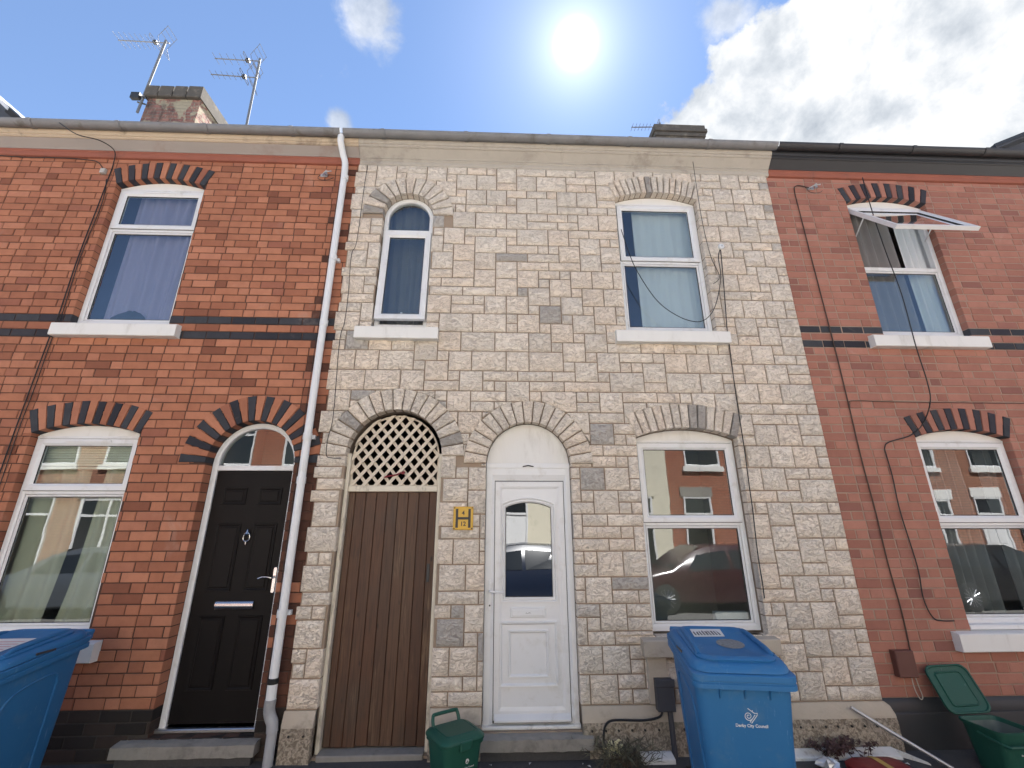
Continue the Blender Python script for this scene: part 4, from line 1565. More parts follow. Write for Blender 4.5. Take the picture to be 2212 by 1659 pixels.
door_moulding(door, arched_rect(0.062, 0.563, 1.068, 1.905, 0.055), arched_rect(0.082, 0.543, 1.088, 1.888, 0.050), yd, 'upvc', 'pane_moulding', 0.014)
door_moulding(door, arched_rect(0.084, 0.541, 1.090, 1.886, 0.050), arched_rect(0.104, 0.521, 1.112, 1.868, 0.045), yd, 'upvc', 'pane_moulding', 0.010)
mb = MB()
mb.prism(arched_rect(0.103, 0.522, 1.111, 1.869, 0.045), yd - 0.004, yd - 0.001)
mb.build('gasket_gap', 'gasket_gap', door)
mb = MB()
mb.prism(arched_rect(0.108, 0.517, 1.116, 1.864, 0.044), yd - 0.007, yd - 0.0045)
glassmat('glass_dark', 0.10, (0.30, 0.32, 0.33))
mb.build('pane', 'glass_dark', door)
for (a, b_, c_, d_), hh in (((0.052, 0.552, 0.432, 0.918), 0.012), ((0.126, 0.474, 0.498, 0.852), 0.010)):
    lo, li = rect_loop(a, b_, c_, d_), rect_loop(a + 0.026, b_ - 0.026, c_ + 0.026, d_ - 0.026)
    door_moulding(door, lo, li, yd, 'upvc', 'panel_moulding', hh * 1.5)
mb = MB()
mb.bbox(0.146, 0.452, yd - 0.014, yd, 0.950, 1.030, 0.004)
mb.bbox(0.160, 0.438, yd - 0.018, yd - 0.0145, 0.962, 1.012, 0.003)
mb.build('letter_plate', 'upvc', door)
for px, pz, hs in ((0.280, 0.985, 0.010), (0.291, 0.982, 0.006), (0.300, 0.986, 0.008), (0.311, 0.988, 0.010), (0.318, 0.984, 0.005)):
    mb = MB()
    mb.prism([(px, pz - hs / 2), (px + 0.005, pz - hs / 2 + 0.002), (px + 0.006, pz + hs / 2), (px + 0.001, pz + hs / 2 - 0.002)], yd - 0.0192, yd - 0.0184)
    mb.build('pen_mark', 'print_dark', door)
mb = MB()
mb.prism([(-0.055 + 0.01, 1.005), (-0.023, 1.005), (-0.018, 1.02), (-0.018, 1.24), (-0.023, 1.255), (-0.045, 1.255), (-0.050, 1.24), (-0.050, 1.02)], yd - 0.036, yd - 0.0245, 0.004)
mb.tube(smooth_path([(-0.034, yd - 0.030, 1.165), (-0.034, yd - 0.075, 1.165), (0.0, yd - 0.080, 1.163), (0.085, yd - 0.078, 1.158)], 4), 0.008, 8)
mb.build('lever_handle', 'upvc', door, smooth=True)
mb = MB()
mb.tube([(-0.034, yd - 0.040, 1.05), (-0.034, yd - 0.034, 1.05)], 0.0075, 8)
mb.build('keyhole', 'gasket_gap', door)
mb = MB()
mb.loft([[(x, yd - 0.001, 0.200), (x, yd - 0.052, 0.200), (x, yd - 0.052, 0.214), (x, yd - 0.011, 0.245), (x, yd - 0.001, 0.245)] for x in (0.012, 0.640)])
mb.build('weather_bar', 'upvc', door)
mb = MB()
mb.bbox(-0.086, 0.716, yd - 0.060, yd + 0.05, 0.151, 0.177, 0.006)
mb.build('threshold', 'upvc_grubby', door)
doorstep(HM, -0.120, 0.790, -0.110, 0.150)

# ---- passage gate: boards, rail, white jambs, lattice in the arch
mb = MB()
mb.box(-1.353, -0.537, 0.106, 0.130, 0.10, 1.98)
gate = mb.build('gate', 'passage_dark', HM)
tag(gate, 'brown boarded passage gate with worn varnish')
rg = random.Random(8)
bw = (1.353 - 0.537) / 8.35
x = -1.353
for k_ in range(9):
    x1 = min(-0.537, x + bw * (0.62 if k_ == 0 else 1.0))
    if x1 - x < 0.01:
        break
    mb = MB()
    mb.prism(rect_loop(x + 0.0018, x1 - 0.0018, 0.030 + rg.uniform(0, 0.01), 2.008), 0.080 + rg.uniform(-0.002, 0.002), 0.1055, 0.004)
    mb.build('plank', 'gate_wood', gate)
    x = x1
mb = MB()
mb.bbox(-0.598, -0.572, 0.070, 0.079, 1.235, 1.385, 0.003)
mb.build('latch_plate', 'gutter_black', gate)
mb = MB()
mb.bbox(-1.3555, -0.5345, 0.045, 0.11, 2.010, 2.062, 0.005)
mb.build('gate_rail', 'paint_peeling', gate)
for x0, x1 in ((-1.389, -1.356), (-0.534, -0.501)):
    mb = MB()
    mb.bbox(x0, x1, 0.030, 0.115, 0.006, 2.36, 0.005)
    mb.build('gate_jamb', 'paint_peeling', gate)
mb = MB()
mb.bbox(-1.354, -0.536, -0.035, 0.16, -0.05, 0.022, 0.008)
mb.build('gate_threshold', 'concrete', gate)
mb = MB()
mb.frame(arch_loop(-1.3555, -0.5345, 2.063, 2.330, 20), arch_loop(-1.340, -0.550, 2.071, 2.330, 20), 0.074, 0.098, 0.002)
lat = mb.build('lattice', 'lath_wood', HM)
region = [(-1.354, 2.064), (-0.536, 2.064)] + arc(-0.945, 2.330, 0.409, 0.0, math.pi, 24)
ang = rad(50)
for layer, (sgn, y0) in enumerate(((1, 0.052), (-1, 0.0740))):
    dx, dz = math.cos(ang), math.sin(ang) * sgn
    nx_, nz_ = -dz, dx
    c0 = nx_ * -0.945 + nz_ * 2.40
    pitch = 0.0845
    for k_ in range(-9, 10):
        cc = c0 + k_ * pitch + (0.02 if layer else 0)
        poly = clip_half(region, nx_, nz_, cc - 0.0145)
        if len(poly) >= 3:
            poly = clip_half(poly, -nx_, -nz_, -(cc + 0.0145))
        if len(poly) < 3 or parea(poly) < 0.0004:
            continue
        mb = MB()
        mb.prism(poly, y0 + rg.uniform(-0.0005, 0.0005), y0 + 0.008)
        mb.build('lath', 'lath_wood', lat)

# ================================================================== the red house on the right
rng = random.Random(37)
HR = thing('terraced_house', 'red brick terraced house with black cornice and an open top window', 'house', (6.0, 0, 0))
R_up = Opening(4.165, 5.148, 3.63, 5.385, 'seg', 0.205, 0.085)
R_lo = Opening(4.188, 5.165, 0.815, 2.538, 'seg', 0.215, 0.088)
wall_r = wall_sheet('wall', HR, 3.236, 9.8, -0.35, 5.80, 0.0040, [R_up, R_lo], 'mortar_buff')
lay(wall_r, brick_pieces(3.245, 9.8, 5.72, [R_up, R_lo], 'brick_rose', rng, [0.228, 0.228, 0.109], k0=4), 'brick', 'bricks')
for o_ in (R_up, R_lo):
    voussoirs(wall_r, o_, 15, lambda i: 'brick_blue' if i % 2 == 0 else 'brick_rose', -0.009, 0.11, rng)
extrude_x([(0.02, 5.715), (-0.022, 5.722), (-0.030, 5.735), (-0.030, 5.775), (-0.040, 5.785), (-0.040, 5.800), (0.02, 5.800)], (3.268, 9.8)).build('bed_mould', 'cornice_red', HR)
extrude_x([(0.02, 5.8005), (-0.046, 5.8005), (-0.052, 5.812), (-0.120, 5.885), (0.02, 5.885)], (3.268, 9.8)).build('cornice_cove', 'paint_black', HR)
extrude_x([(0.02, 5.8855), (-0.126, 5.8855), (-0.138, 5.896), (-0.138, 5.910), (-0.150, 5.916), (-0.158, 5.940), (-0.158, 5.980), (0.02, 5.980)], (3.268, 9.8)).build('cornice_moulding', 'paint_black', HR)
rp2 = random.Random(3)
mb = MB()
mb.loft([[(x, -0.042 + rp2.uniform(-.002, .002), -0.12), (x, -0.040 + rp2.uniform(-.002, .002), 0.225), (x, -0.036, 0.236), (x, -0.030 + rp2.uniform(-.002, .002), 0.240), (x, -0.028, 0.300), (x, -0.004, 0.333), (x, 0.02, 0.333), (x, 0.02, -0.12)] for x in [3.236 + 0.2 * i for i in range(33)]])
mb.build('plinth', 'paint_black', HR, smooth=True)
gutter(HR, 3.31, 9.8, 'gutter_black', phase=0.75, step=0.9)
rf_r = roof(HR, 3.27, 9.8)
dormer(rf_r, 9.0, 7.95, 7.78, 7.40, 0.95, 3.0, 'paint_black')
win = window(HR, R_up, 0.070, 4.520, sash_open=rad(39), gm='glass_upper', zbot=3.66)
sill(win, 3.975, 5.245, 3.495, 3.640)
room(HR, 3.80, 5.50, 3.45, 5.60)
win = window(HR, R_lo, 0.070, 1.725, zbot=0.86)
sill(win, 3.995, 5.330, 0.675, 0.830)
mb = MB()
mb.bbox(4.192, 5.161, 0.0, 0.10, 0.831, 0.870, 0.004)
mb.build('sub_sill', 'upvc', win)
room(HR, 3.80, 5.50, 0.55, 2.80)

# ------------------------------------------------------------------ behind the panes
curtain('curtain', 'lilac curtain drawn across the upper window of the left house', 'curtain', -4.14, -3.52, 3.45, 5.55, 0.175, 'curtain_lilac', 5, 0.018)
curtain('curtain', 'pale lilac curtain gathered at the right side of the upper left window', 'curtain', -3.53, -3.10, 3.45, 5.55, 0.150, 'curtain_lilac', 5, 0.012,
        shape=lambda g: (-3.60 + 0.12 * g, -3.10))
curtain('curtain', 'navy lining curtain behind the lilac curtain in the upper left window', 'curtain', -4.65, -3.0, 3.45, 5.55, 0.24, 'curtain_navy', 9, 0.02)
curtain('curtain', 'olive cloth curtain hanging at the left of the lower left window', 'curtain', -4.70, -3.9, 0.60, 2.45, 0.200, 'curtain_olive', 5, 0.022,
        shape=lambda g: (-4.70, -3.93 + 0.10 * math.sin(g * 2.2)))
curtain('curtain', 'olive cloth curtain swept to the right of the lower left window', 'curtain', -3.9, -3.0, 0.60, 2.45, 0.185, 'curtain_olive', 5, 0.022,
        shape=lambda g: (-3.84 + 0.17 * g + 0.09 * math.sin(g * 3.1) * (1 - g), -3.0))
mb = MB()
for k_ in range(9):
    zt = 2.46 - k_ * 0.024
    mb.add([(-4.24, 0.150, zt), (-3.37, 0.150, zt), (-3.37, 0.143, zt - 0.022), (-4.24, 0.143, zt - 0.022)], [(0, 1, 2, 3)])
mb.bbox(-4.25, -3.36, 0.138, 0.162, 2.215, 2.240, 0.004)
tag(mb.build('window_blind', 'blind_cream'), 'cream blind pulled half up in the lower left window', 'blind')
mb = MB()
rb = random.Random(2)
ring = []
for k_ in range(6):
    f_ = k_ / 5
    rr = 0.16 * math.sqrt(max(0.02, 1 - f_ * f_))
    ring.append([(-3.86 + rr * 1.25 * math.cos(a) * rb.uniform(0.8, 1.15), 0.150 + rr * 0.20 * math.sin(a), 3.70 + 0.17 * f_ + rb.uniform(-0.012, 0.012)) for a in [2 * math.pi * i / 12 for i in range(12)]])
mb.loft(ring)
tag(mb.build('bag', 'bag_dark', smooth=True), 'dark crumpled bag on the inner sill of the upper left window', 'bag')
curtain('curtain', 'pale net curtain behind the upper right window of the stone house', 'curtain', 1.60, 2.45, 3.50, 5.50, 0.15, 'curtain_net', 7, 0.006)
curtain('curtain', 'grey curtain behind the half-round window of the stone house', 'curtain', -1.5, -0.5, 3.50, 5.45, 0.26, 'curtain_grey', 9, 0.02)
curtain('curtain', 'taupe curtain seen under the open sash of the right house', 'curtain', 4.05, 4.80, 3.50, 5.50, 0.19, 'curtain_taupe', 6, 0.024)
curtain('curtain', 'pale curtain at the right side of the upper window with the open sash', 'curtain', 4.86, 5.20, 3.50, 5.50, 0.18, 'curtain_net', 4, 0.02)
curtain('curtain', 'grey curtain at the left of the lower window of the right house', 'curtain', 4.05, 4.75, 0.70, 2.70, 0.19, 'curtain_grey', 7, 0.03)
curtain('curtain', 'grey curtain at the right of the lower window of the right house', 'curtain', 4.95, 5.45, 0.70, 2.70, 0.19, 'curtain_grey', 6, 0.03)
mb = MB()
mb.bbox(2.02, 2.32, 0.20, 0.26, 0.87, 0.955, 0.004)
tag(mb.build('storage_box', 'sticker_white'), 'white box lying inside the lower window of the stone house', 'box')

# ================================================================== wheelie bins
def rrect(w_, d_, r, z, cy_=0.0, slope=0.0, n=4):
    pts = []
    for sx, sy_, a0 in ((1, 1, 0), (-1, 1, 90), (-1, -1, 180), (1, -1, 270)):
        for i in range(n + 1):
            a = rad(a0 + 90 * i / n)
            x = sx * (w_ / 2 - r) + r * math.cos(a)
            y = sy_ * (d_ / 2 - r) + r * math.sin(a) + cy_
            pts.append((x, y, z + slope * y))
    return pts


def wheelie_bin(label, loc, rz, logo=True, sticker='address'):
    b = thing('wheelie_bin', label, 'wheelie bin', loc, rz, 'blue wheelie bins')
    S = 0.11
    mb = MB()
    secs = [(0.43, 0.46, .05, 0.03, .03, 0), (0.45, 0.50, .05, 0.06, .03, 0), (0.505, 0.575, .055, 0.50, .015, 0.02), (0.548, 0.640, .06, 0.875, 0.0, S), (0.550, 0.642, .06, 0.90, 0.0, S)]
    mb.loft([rrect(a, d_, r, z, c_, s) for a, d_, r, z, c_, s in secs])
    body = mb.build('body', 'bin_blue', b, world=False, smooth=True)
    mb = MB()
    mb.loft([rrect(a, d_, .05, z, -0.004, S) for a, d_, z in ((0.560, 0.675, 0.872), (0.588, 0.716, 0.876), (0.588, 0.716, 0.900), (0.577, 0.704, 0.904), (0.577, 0.704, 0.912), (0.588, 0.718, 0.916), (0.588, 0.718, 0.944), (0.580, 0.710, 0.948))])
    mb.build('rim', 'bin_blue', body, world=False, smooth=True)
    for x in (-0.14, 0.0, 0.14):          # stiffening ribs under the rim
        mb = MB()
        mb.add([(x - .004, -0.318, 0.78), (x + .004, -0.318, 0.78), (x + .004, -0.345, 0.846), (x - .004, -0.345, 0.846), (x - .004, -0.30, 0.85), (x + .004, -0.30, 0.85), (x - .004, -0.30, 0.77), (x + .004, -0.30, 0.77)],
               [(0, 1, 2, 3), (3, 2, 5, 4), (0, 3, 4, 6), (1, 7, 5, 2), (0, 6, 7, 1)])
        mb.build('rib', 'bin_blue', body, world=False)
    for s in (-1, 1):                      # moulded arch on both sides
        pth = []
        for y_, z_ in ((-0.20, 0.08), (-0.215, 0.45), (-0.215, 0.64), (-0.17, 0.735), (-0.08, 0.775), (0.08, 0.80), (0.145, 0.77), (0.155, 0.62), (0.16, 0.08)):
            f_ = (z_ - 0.06) / 0.815
            wx = (0.45 + (0.505 - 0.45) * min(1, (z_ - .06) / .44)) if z_ < 0.5 else (0.505 + (0.548 - 0.505) * (z_ - 0.5) / 0.375)
            pth.append((s * (wx / 2 - 0.001), y_, z_))
        mb = MB()
        mb.tube(smooth_path(pth, 4), 0.0085, 6)
        mb.build('side_moulding', 'bin_blue', body, world=False, smooth=True)
    # lid: lipped edge, raised panel with rounded front, two long grips
    mb = MB()
    L = [(0.560, 0.690, .10, 0.949, 0.004), (0.570, 0.700, .10, 0.953, 0.004), (0.566, 0.694, .10, 0.966, 0.006), (0.545, 0.660, .10, 0.984, 0.012), (0.520, 0.615, .10, 0.994, 0.018)]
    mb.loft([rrect(a, d_, r, z, c_, S) for a, d_, r, z, c_ in L])
    lid = mb.build('lid', 'bin_blue', b, world=False, smooth=True)
    mb = MB()
    mb.loft([rrect(0.470, 0.575, .085, 0.990, -0.005, S), rrect(0.475, 0.585, .085, 1.004, -0.008, S), rrect(0.455, 0.560, .085, 1.013, -0.004, S), rrect(0.40, 0.50, .07, 1.014, 0.0, S), rrect(0.385, 0.485, .07, 1.010, 0.0, S)])
    mb.build('lid_panel', 'bin_blue', lid, world=False, smooth=True)
    for s in (-1, 1):
        mb = MB()
        pth = [(s * 0.215, -0.235, 1.010 - 0.030), (s * 0.212, -0.16, 1.020 - 0.014), (s * 0.208, 0.0, 1.022), (s * 0.205, 0.16, 1.018 + 0.018), (s * 0.205, 0.25, 0.996 + 0.026)]
        mb.tube(smooth_path(pth, 4), 0.015, 8)
        mb.build('lid_grip', 'bin_blue', lid, world=False, smooth=True)
    for s in (-1, 1):                      # hand slots in the lid skirt
        mb = MB()
        mb.box(s * 0.2845 - 0.003, s * 0.2845 + 0.003, -0.09, 0.05, 0.9535, 0.9665)
        mb.build('hand_slot', 'print_dark', lid, world=False)
    mb = MB()
    mb.tube([(-0.25, 0.385, 1.000), (0.25, 0.385, 1.000)], 0.017, 10)
    for x in (-0.24, -0.09, 0.09, 0.24):
        mb.box(x - 0.016, x + 0.016, 0.318, 0.385, 0.955, 1.005)
    mb.build('handle', 'bin_blue', b, world=False, smooth=True)
    for s in (-1, 1):
        mb = MB()
        mb.tube([(s * 0.205, 0.255, 0.100), (s * 0.212, 0.255, 0.100), (s * 0.252, 0.255, 0.100), (s * 0.260, 0.255, 0.100)], [0.085, 0.100, 0.100, 0.085], 20)
        wl = mb.build('wheel', 'rubber', b, world=False, smooth=True)
        mb = MB()
        mb.tube([(s * 0.2585, 0.255, 0.100), (s * 0.2635, 0.255, 0.100)], 0.055, 16)
        mb.build('hub', 'gutter_black', wl, world=False, smooth=True)
    mb = MB()
    mb.tube([(-0.22, 0.255, 0.100), (0.22, 0.255, 0.100)], 0.011, 8)
    mb.build('axle', 'galvanised', b, world=False)
    # front face plane near z = .62 : y = -(0.575/2 + ...)
    yfz = lambda z: -((0.575 + (0.640 - 0.575) * (z - 0.5) / 0.375) / 2) + 0.015 * (1 - (z - 0.5) / 0.375)
    tiltf = math.atan2(yfz(0.6) - yfz(0.7), 0.1)
    if logo:
        base = Matrix.Translation((0.02, yfz(0.640) - 0.0025, 0.640)) @ Matrix.Rotation(math.pi / 2 + tiltf, 4, 'X')
        text_mesh('lettering', 'Derby City Council', 0.0225, 'sticker_white', body, base, bold=0.0004)
        # ram's-head spiral emblem above the words
        def flat(pts, name, r=0.0021):
            m_ = MB()
            m_.tube([base @ Vector((p[0], p[1], 0.0004)) for p in pts], r, 5)
            m_.build(name, 'sticker_white', body, world=False)
        spiral = []
        for i in range(31):
            a = 0.6 + i / 30 * 3.6 * math.pi
            r_ = 0.004 + 0.0195 * i / 30
            spiral.append((-0.013 + r_ * math.cos(a), 0.050 + r_ * math.sin(a)))
        flat(spiral, 'emblem')
        flat([(-0.014, 0.090), (0.020, 0.066), (0.037, 0.066), (0.034, 0.055), (0.000, 0.014)], 'emblem')
        flat([(0.024, 0.058), (-0.008, 0.018)], 'emblem')
        flat([(0.010, 0.082), (0.012, 0.076)], 'emblem')
    # stickers on the lid
    lm = Matrix.Translation((0.0, 0.0, 1.0115)) @ Matrix.Rotation(math.atan(S), 4, 'X')

    def patch(name, pts, m_, dz=0.0):
        q = MB()
        q.add([lm @ Vector((p[0], p[1], dz)) for p in pts], [tuple(range(len(pts)))])
        q.build(name, m_, lid, world=False)
    if sticker == 'address':
        patch('sticker', [(-0.16, 0.055), (0.045, 0.075), (0.060, 0.225), (-0.15, 0.210)], 'sticker_white', 0.001)
        rs = random.Random(3)
        for k_ in range(9):
            xx, yy = -0.145 + 0.0205 * k_, 0.075 + 0.0022 * k_
            patch('print', [(xx, yy + 0.006), (xx + 0.010, yy + 0.008), (xx + 0.010 + rs.uniform(-.004, .004), yy + 0.05 + rs.uniform(0, .06)), (xx - 0.002, yy + 0.05 + rs.uniform(0, .06))], 'print_dark', 0.0018)
        patch('sticker', [(0.035 + 0.085 * math.cos(a), -0.055 + 0.085 * math.sin(a)) for a in [2 * math.pi * i / 20 for i in range(20)]], 'sticker_grey', 0.001)
    else:
        patch('sticker', [(-0.12, -0.20), (0.12, -0.20), (0.12, 0.08), (-0.12, 0.08)], 'sticker_white', 0.001)
        for k_ in range(5):
            patch('print', [(-0.10, -0.17 + k_ * 0.045), (0.10, -0.17 + k_ * 0.045), (0.10, -0.155 + k_ * 0.045), (-0.10, -0.155 + k_ * 0.045)], 'sticker_pink', 0.0018)
    return b


wheelie_bin('blue wheelie bin with white council emblem standing below the stone house window', (1.520, -0.925, -0.035), rad(-9))
wheelie_bin('blue wheelie bin with a pink and white lid label beside the left house', (-3.245, -0.735, -0.045), rad(2), logo=True, sticker='pink')


# ================================================================== food-waste caddies
def caddy(label, loc, rz, open_lid=None, emblem=True):
    b = thing('food_caddy', label, 'caddy', loc, rz, 'green food-waste caddies')
    mb = MB()
    outer_ = [rrect(0.245, 0.235, .04, 0.0, 0), rrect(0.25, 0.24, .045, 0.012, 0), rrect(0.305, 0.295, .05, 0.275, 0), rrect(0.330, 0.320, .055, 0.278, 0), rrect(0.332, 0.322, .055, 0.295, 0)]
    inner_ = [rrect(0.312, 0.302, .05, 0.295, 0), rrect(0.292, 0.282, .045, 0.27, 0), rrect(0.240, 0.230, .04, 0.016, 0)]
    mb.loft(outer_ + inner_)
    mb.build('body', 'caddy_green', b, world=False, smooth=True)
    if open_lid is not None:
        mb = MB()
        mb.loft([rrect(0.290, 0.280, .045, 0.268, 0), rrect(0.238, 0.228, .04, 0.020, 0)], cap0=False)
        mb.build('liner', 'caddy_inside', b, world=False, smooth=True)
    mb = MB()
    rings = [rrect(0.338, 0.330, .06, 0.0, 0), rrect(0.344, 0.336, .06, 0.004, 0), rrect(0.344, 0.336, .06, 0.016, 0), rrect(0.325, 0.317, .06, 0.030, 0), rrect(0.255, 0.247, .04, 0.044, 0),
             rrect(0.245, 0.237, .035, 0.0395, 0), rrect(0.238, 0.230, .035, 0.0395, 0), rrect(0.228, 0.220, .035, 0.046, 0)]
    if open_lid is not None:       # hollow, grooved underside that faces the street when thrown open
        rings = [rrect(0.195, 0.215, .02, 0.012, 0), rrect(0.205, 0.225, .025, 0.005, 0), rrect(0.212, 0.232, .025, 0.005, 0), rrect(0.222, 0.242, .03, 0.014, 0), rrect(0.312, 0.304, .06, 0.010, 0), rrect(0.322, 0.314, .06, 0.0, 0)] + rings
    mb.loft(rings)
    hy = 0.160
    if open_lid is None:
        M4 = Matrix.Translation((0, 0, 0.297))
    else:
        M4 = Matrix.Translation((0, hy, 0.312)) @ Matrix.Rotation(-open_lid[0], 4, 'X') @ Matrix.Rotation(open_lid[1], 4, 'Y') @ Matrix.Translation((0, -hy, 0.0))
    mb.v = [tuple(M4 @ Vector(p)) for p in mb.v]
    mb.build('lid', 'caddy_green', b, world=False, smooth=True)
    mb = MB()
    if open_lid is None:
        pth = [(-0.105, 0.125, 0.315), (-0.105, 0.145, 0.355), (-0.098, 0.158, 0.385), (-0.08, 0.162, 0.394), (0.08, 0.162, 0.394), (0.098, 0.158, 0.385), (0.105, 0.145, 0.355), (0.105, 0.125, 0.315)]
    else:
        pth = [(-0.172, 0.0, 0.25), (-0.176, -0.10, 0.235), (-0.165, -0.19, 0.225), (-0.12, -0.20, 0.225), (0.12, -0.20, 0.225), (0.165, -0.19, 0.225), (0.176, -0.10, 0.235), (0.172, 0.0, 0.25)]
    mb.tube(smooth_path(pth, 3), 0.0125 if open_lid is None else 0.0095, 7)
    mb.build('handle', 'caddy_green', b, world=False, smooth=True)
    mb = MB()
    mb.bbox(-0.045, 0.045, -0.176, -0.160, 0.262, 0.318, 0.006)
    if open_lid is None:
        mb.build('lid_clasp', 'caddy_green', b, world=False)
    if emblem:
        base = Matrix.Translation((0.02, -0.147, 0.17)) @ Matrix.Rotation(math.pi / 2 + 0.105, 4, 'X')
        q = MB()
        q.tube([base @ Vector((0.012 * math.cos(a) * (1 - i * 0.02), 0.02 + 0.016 * math.sin(a) * (1 - i * 0.02), 0.001)) for i, a in enumerate([0.35 * k_ for k_ in range(28)])], 0.0022, 5)
        q.build('emblem', 'sticker_white', b, world=False)
        text_mesh('lettering', 'Derby City Council', 0.014, 'sticker_white', b, base @ Matrix.Translation((0, -0.015, 0.0008)))
    return b


caddy('green lidded food caddy with raised handle standing between gate and white door', (-0.268, -0.395, -0.02), rad(33))
caddy('green food caddy with its lid flung open against the right house', (3.80, -0.375, -0.015), rad(3), open_lid=(rad(116), rad(8)))

# ================================================================== pipes, cables, boxes on the wall
dp = thing('downpipe', 'white plastic rainwater downpipe between the left house and the stone house', 'downpipe', (-1.745, -0.075, 0))
mb = MB()
mb.tube(smooth_path([(-1.800, -0.19, 5.965), (-1.800, -0.185, 5.89), (-1.785, -0.11, 5.78), (-1.760, -0.078, 5.68), (-1.752, -0.072, 5.50)], 5), 0.036, 12)
mb.build('swan_neck', 'pipe_white', dp, smooth=True)
mb = MB()
mb.tube([(-1.752, -0.072, 5.52), (-1.740, -0.070, 0.56)], 0.0345, 14)
mb.build('pipe', 'pipe_white', dp, smooth=True)
for z in (5.48, 4.42, 3.66, 2.50, 2.10, 1.02):
    mb = MB()
    mb.tube([(-1.745, -0.0705, z - 0.03), (-1.745, -0.0705, z + 0.03)], 0.0395, 14)
    if z in (4.42, 2.50, 1.02):
        mb.box(-1.80, -1.69, -0.045, -0.004, z - 0.018, z + 0.018)
    mb.build('pipe_collar', 'pipe_white', dp, smooth=True)
mb = MB()
mb.tube([(-1.740, -0.070, 0.555), (-1.740, -0.070, 0.520)], 0.0405, 14)
mb.build('rubber_seal', 'rubber', dp, smooth=True)
mb = MB()
mb.tube([(-1.740, -0.070, 0.525), (-1.738, -0.070, 0.400)], 0.038, 14)
mb.build('pipe', 'pipe_white', dp, smooth=True)
mb = MB()
mb.tube(smooth_path([(-1.738, -0.070, 0.415), (-1.738, -0.070, 0.345), (-1.722, -0.072, 0.300), (-1.700, -0.074, 0.262), (-1.692, -0.075, 0.215), (-1.690, -0.075, 0.200)], 4), 0.042, 14)
mb.build('pipe_bend', 'pipe_grey', dp, smooth=True)
mb = MB()
mb.tube([(-1.690, -0.075, 0.215), (-1.690, -0.075, -0.05)], 0.037, 14)
mb.build('pipe', 'pipe_grey', dp, smooth=True)

CB = {
 'a1': [(-5.133,6.20),(-4.886,6.035),(-4.607,5.955),(-4.410,5.817),(-4.368,5.629),(-4.368,5.412),(-4.375,5.076),(-4.395,4.417),(-4.388,3.727),(-4.400,3.492),(-4.410,2.965),(-4.416,2.562),(-4.418,2.170),(-4.42,1.2)],
 'a2': [(-4.385,5.412),(-4.343,5.077),(-4.372,4.418),(-4.358,3.728),(-4.372,3.492),(-4.374,2.965),(-4.385,2.591),(-4.381,2.062),(-4.385,1.2)],
 'a3': [(-6.6,5.86),(-5.657,5.70),(-4.962,5.690),(-4.647,5.670),(-4.540,5.640),(-4.450,5.540)],
 's1': [(-1.520,5.690),(-1.527,5.421),(-1.535,4.673),(-1.573,4.486),(-1.553,4.011),(-1.556,3.691),(-1.580,3.468),(-1.549,2.717),(-1.572,2.493),(-1.566,2.334),(-1.513,2.308),(-1.426,2.306)],
 'd1': [(-1.813,5.60),(-1.813,4.473),(-1.816,2.914),(-1.813,2.535),(-1.81,1.838),(-1.80,0.4)],
 'u1': [(2.356,5.90),(2.351,5.110),(2.384,4.583),(2.447,4.320),(2.367,4.222)],
 'u2': [(2.509,4.657),(2.506,4.578),(2.47,4.1),(2.432,3.660),(2.428,3.475),(2.412,2.955),(2.407,2.411),(2.396,2.075),(2.390,1.830),(2.372,1.490),(2.370,1.197),(2.366,1.099)],
 'u3': [(1.40,4.90),(1.469,4.571),(1.550,4.325),(1.721,4.000),(1.927,3.822),(2.118,3.760),(2.251,3.817),(2.361,3.984),(2.459,4.299),(2.470,4.55),(2.503,4.660)],
 'r1': [(3.745,5.550),(3.638,5.581),(3.571,5.578),(3.536,5.498),(3.537,5.102),(3.542,4.611),(3.553,3.796),(3.558,3.387),(3.556,2.837),(3.551,2.311),(3.562,1.830),(3.559,1.382),(3.575,0.980),(3.566,0.683)],
 'r2': [(4.430,5.734),(4.423,5.369),(4.425,5.020),(4.440,4.633),(4.470,4.131),(4.450,3.522),(4.454,3.142),(4.424,2.910),(4.283,2.684),(4.118,2.557),(3.877,2.487),(3.816,2.433),(3.811,2.357),(3.815,2.150),(3.801,1.830),(3.826,1.355),(3.804,1.089),(3.844,0.941),(3.918,0.911),(4.030,0.910)],
 'r3': [(3.563,2.829),(3.574,2.878),(3.621,2.905),(4.088,2.898),(5.415,2.894),(9.0,2.90)],
}
CI = {
 'a1': ('black cable dropping from the gutter down the left house beside its windows', 'cable_black', 0.0055, None),
 'a2': ('second thinner black cable running beside the first on the left house', 'cable_black', 0.004, None),
 'a3': ('black cable running under the cornice of the left house to a small box', 'cable_black', 0.005, None),
 's1': ('thin dark cable down the left edge of the stone house', 'cable_black', 0.0032, -0.052),
 'd1': ('thin cable running down just left of the white downpipe', 'cable_black', 0.003, None),
 'u1': ('thin cable from the cornice ending beside the upper right stone-house window', 'cable_black', 0.0032, -0.055),
 'u2': ('black cable down the right side of the stone-house windows', 'cable_black', 0.0048, -0.055),
 'u3': ('slack black cable looping in front of the upper right stone-house window', 'cable_black', 0.0045, -0.09),
 'r1': ('straight brown cable down the right house to a brown box', 'cable_brown', 0.0058, None),
 'r2': ('black cable swinging in a wide curve past the right house windows', 'cable_black', 0.0055, None),
 'r3': ('thin horizontal cable across the right house above its lower window', 'cable_brown', 0.0034, None),
}
